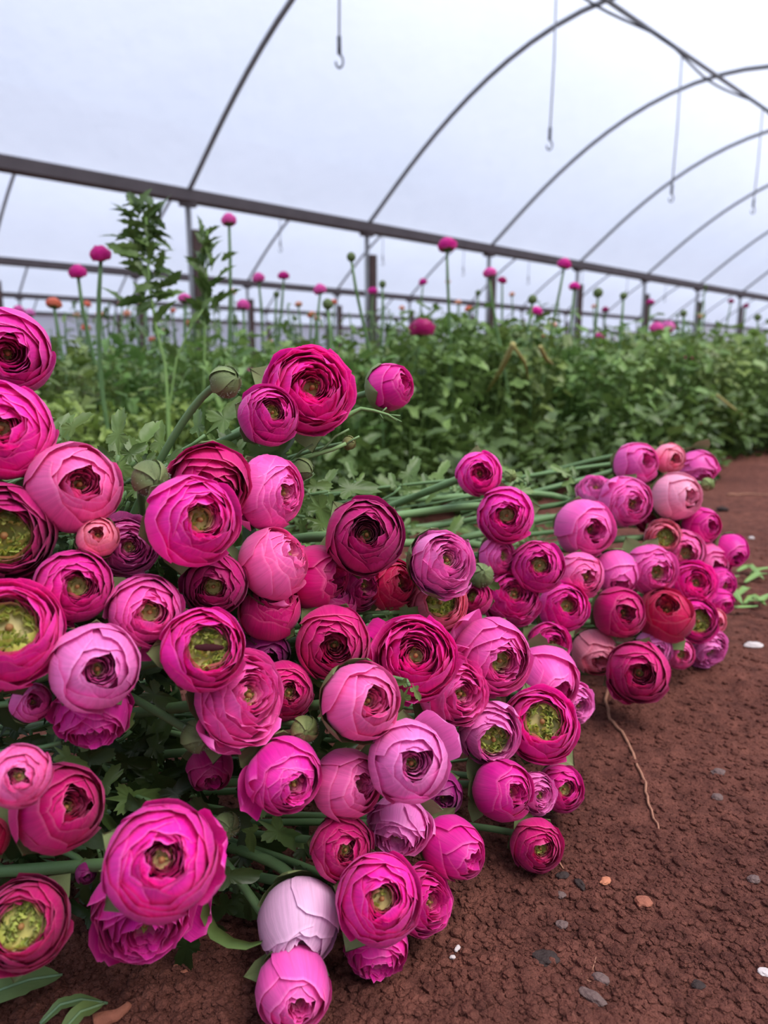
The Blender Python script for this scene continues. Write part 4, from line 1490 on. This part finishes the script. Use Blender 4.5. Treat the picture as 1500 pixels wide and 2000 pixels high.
stone(1095, 1750, 18, M_STONE, 'tiny pinkish pebble just under the two dark stones', .9)
stone(1172, 1924, 36, M_STONE, 'oval grey pebble near the bottom of the soil', .6, -.5)
stone(1158, 1958, 56, M_STONE, 'long flat greyish stone at the bottom below the oval pebble', .45, -.7, .3)
stone(1492, 1906, 26, M_WHITE, 'pale stone at the lower right edge', .8, 0, .4)
stone(1363, 1932, 26, M_DARKSTONE, 'dark clod at the lower right of the soil', .8)
stone(1403, 1514, 26, M_STONE, 'brown pointed pebble on the right half of the soil', .8)
stone(1400, 1560, 22, M_STONE, 'rounded soil coloured pebble below the brown pointed one', .8)
stone(1255, 1765, 34, M_BARK, 'reddish soil lump right of the orange flake', .8)
stone(1472, 1720, 24, M_STONE, 'small stone near the right edge, two thirds down', .8)
stone(1410, 1000, 22, M_DARKSTONE, 'dark clod on the soil right of the far bunch', .7)
stone(1182, 1728, 26, M_ORANGE, 'pale orange flake lying right of the two dark stones', .6, .6, .2, 'bark_flake', 'flake')
stone(1197, 1868, 16, M_ORANGE, 'tiny orange flake between the flat dark stone and the right edge', .6, 0, .2, 'bark_flake', 'flake')
stone(893, 1858, 16, M_WHITE, 'white crumbly speck right of the lower centre blooms, larger one', .6, .9, .5, 'white_flake', 'flake')
stone(884, 1870, 12, M_WHITE, 'white crumbly speck just below the larger one', .7, .2, .5, 'white_flake', 'flake')
stone(1468, 1050, 12, M_WHITE, 'white speck on the soil right of the rightmost flower', .7, .2, .5, 'white_flake', 'flake')
stone(1470, 1262, 40, M_WHITE, 'pale dry petal on the soil right of the skirted lilac flower', .5, .2, .18, 'dry_petal', 'petal')
stone(20 + 340, 1896, 14, M_BARK, 'small bark flake below the skirt petals', .5, .2, .4, 'bark_flake', 'flake')
stone(345, 1878, 18, M_BARK, 'bark flake on the soil under the violet skirted flower', .6, 1.2, .4, 'bark_flake', 'flake')

def strip_on_ground(px_pts, r, mat, name, label, cat, lift=.3, n=7):
    pts = []
    for x, y in px_pts:
        p, d = at_ground(x, y)
        pts.append(p + Vector((0, 0, r * lift)))
    fine = []
    for i in range(len(pts) - 1):
        for k in range(4):
            q = pts[i].lerp(pts[i + 1], k / 4)
            q += Vector((noise.noise(q * 60), noise.noise(q * 60 + Vector((5, 5, 5))), 0)) * .0022
            q.z = ground_h(q.x, q.y) + r * lift
            fine.append(q)
    fine.append(pts[-1])
    o = link(name, tube_mesh(name, fine, [r * (1 - .6 * i / len(fine)) for i in range(len(fine))], mat, n))
    tag(o, label, cat)
strip_on_ground([(1192, 1330), (1182, 1372), (1190, 1408), (1222, 1440), (1240, 1490), (1262, 1535), (1265, 1570), (1278, 1600), (1286, 1624)], .0022,
                M_ROOT, 'root', 'thin pale root snaking over the soil from under the far bunch', 'root', .8)
strip_on_ground([(1085, 1680), (1092, 1690), (1100, 1702)], .0012, M_ROOT, 'root', 'tiny root piece just under the lone small flower', 'root', .8)
strip_on_ground([(1420, 968), (1460, 966), (1500, 968)], .0035, M_ROOT, 'straw', 'straw lying on the soil at the right edge, right of the far bunch', 'straw', .8)
strip_on_ground([(1130, 1908), (1142, 1920), (1155, 1928)], .0007, M_ROOT, 'straw', 'hair thin root end above the oval pebble', 'straw', .8)
strip_on_ground([(1166, 1878), (1162, 1896), (1158, 1910)], .0007, M_ROOT, 'straw', 'hair thin straw right of the flat dark stone', 'straw', .8)
strip_on_ground([(185, 1995), (225, 1978), (252, 1960)], .0055, M_BARK, 'wood_chip', 'reddish wood chip on the soil at the bottom left', 'chip', .6)

def ground_leaf(px_pts, width, label, tone, seed, name='fallen_leaf', lift=.008):
    rnd = random.Random(seed)
    pts = [at_ground(x, y)[0] + Vector((0, 0, lift + .006 * math.sin(i * 1.3))) for i, (x, y) in enumerate(px_pts)]
    path = []
    for i in range(len(pts) - 1):
        for k in range(4): path.append(pts[i].lerp(pts[i + 1], k / 4))
    path.append(pts[-1])
    v, f, uv = [], [], []
    n = len(path)
    for i, p in enumerate(path):
        t = i / (n - 1)
        dr = (path[min(n - 1, i + 1)] - path[max(0, i - 1)])
        dr.z = 0
        dr.normalize()
        s = Vector((-dr.y, dr.x, 0))
        w = width * math.sin(math.pi * min(1, .08 + .92 * t)) ** .7 * (1 + .18 * noise.noise(Vector((t * 9, seed, 0))))
        for u in (-1, -.5, 0, .5, 1):
            v.append(p + s * w * u + Vector((0, 0, abs(u) * w * .25)))
    for i in range(n - 1):
        for k in range(4):
            a = i * 5 + k
            f.append((a, a + 1, a + 6, a + 5))
    root = link(name, None)
    root.location = path[0]
    me = mesh('blade', [Vector(p) - path[0] for p in v], f, M_LEAF, None, {'shade': [.8] * len(v)})
    link('blade', me, root, tone)
    rib = tube_mesh('midrib', [p - path[0] + Vector((0, 0, .0006)) for p in path], .0010, M_STEM, 5, .9)
    link('midrib', rib, root, tone)
    tag(root, label, 'leaf')
ground_leaf([(-60, 1990), (10, 1965), (60, 1935), (122, 1908)], .016, 'broad grey green leaf lying on the soil in the bottom left corner', (.75, .72, .95, 1), 3, lift=.012)
ground_leaf([(80, 2010), (120, 1985), (160, 1970), (210, 1958)], .005, 'narrow grey green leaf on the soil right of the broad one', (.6, .6, .75, 1), 4)
ground_leaf([(120, 2030), (160, 2002), (205, 1978)], .007, 'small dull leaf under the narrow one at the bottom left', (.7, .65, .7, 1), 6)
# weeds lying on the soil at the right
for i in range(9):
    x0, y0 = 1400 + rg.uniform(0, 70), 1165 + rg.uniform(-40, 30)
    ground_leaf([(x0, y0), (x0 + rg.uniform(10, 25), y0 + rg.uniform(-12, 12)), (x0 + rg.uniform(30, 55), y0 + rg.uniform(-16, 18))], .007,
                'loose green leaf lying on the soil right of the far bunch', (1.1, 1.15, 1, 1), i + 10)
for o in [o for o in COL.objects if o.get('label') == 'loose green leaf lying on the soil right of the far bunch']: o['group'] = 'loose leaves right of the far bunch'

# curling leaf on the stem of the lowest flower
root = link('curled_leaf', None)
b0 = at(402, 1780, .47)
root.location = b0
v, f = [], []
cv = [(402, 1762), (403, 1790), (418, 1822), (450, 1842), (485, 1848), (512, 1840)]
for i, (x, y) in enumerate(cv):
    w = [4, 12, 14, 12, 9, 4][i]
    p = at(x, y, .465) - b0
    s = (UP * .75 + RT * .5).normalized() if i > 1 else RT
    v += [p - s * w * .46 / F_PX, p + FWD * .002, p + s * w * .46 / F_PX]
for i in range(5):
    a = i * 3
    f += [(a, a + 1, a + 4, a + 3), (a + 1, a + 2, a + 5, a + 4)]
link('blade', mesh('blade', v, f, M_LEAF, None, {'shade': [.5] * len(v)}), root, (.7, .7, .65, 1))
tag(root, 'curled green leaf looping under the stem of the lowest flower', 'leaf')

# soil crumbs: uncountable
def crumbs():
    m = MB()
    rnd = random.Random(99)
    shapes = [rock_geo(rnd, 1, .7, 1) for _ in range(8)]
    cnt = 0
    while cnt < 30000:
        px, py = rnd.uniform(-40, 1540), 2040 - 1000 * rnd.random() ** 1.6
        p, d = at_ground(px, py)
        if d > 3 or d < 0: continue
        cnt += 1
        r = rnd.choice((.8, .8, 1, 1, 1.3, 1.3, 1.6, 2, 2.6, 3.8)) * rnd.uniform(.0007, .0013)
        v, f = shapes[rnd.randrange(8)]
        a = rnd.random() * 6.28
        c, s = math.cos(a) * r, math.sin(a) * r
        m.add([(p.x + q.x * c - q.y * s, p.y + q.x * s + q.y * c, p.z + q.z * r + r * .2) for q in v], f)
    o = link('soil_crumbs', m.build('soil_crumbs', M_SOIL, None, False), kind='stuff')
    tag(o, 'loose reddish crumbs scattered over the soil', 'soil crumbs')
crumbs()
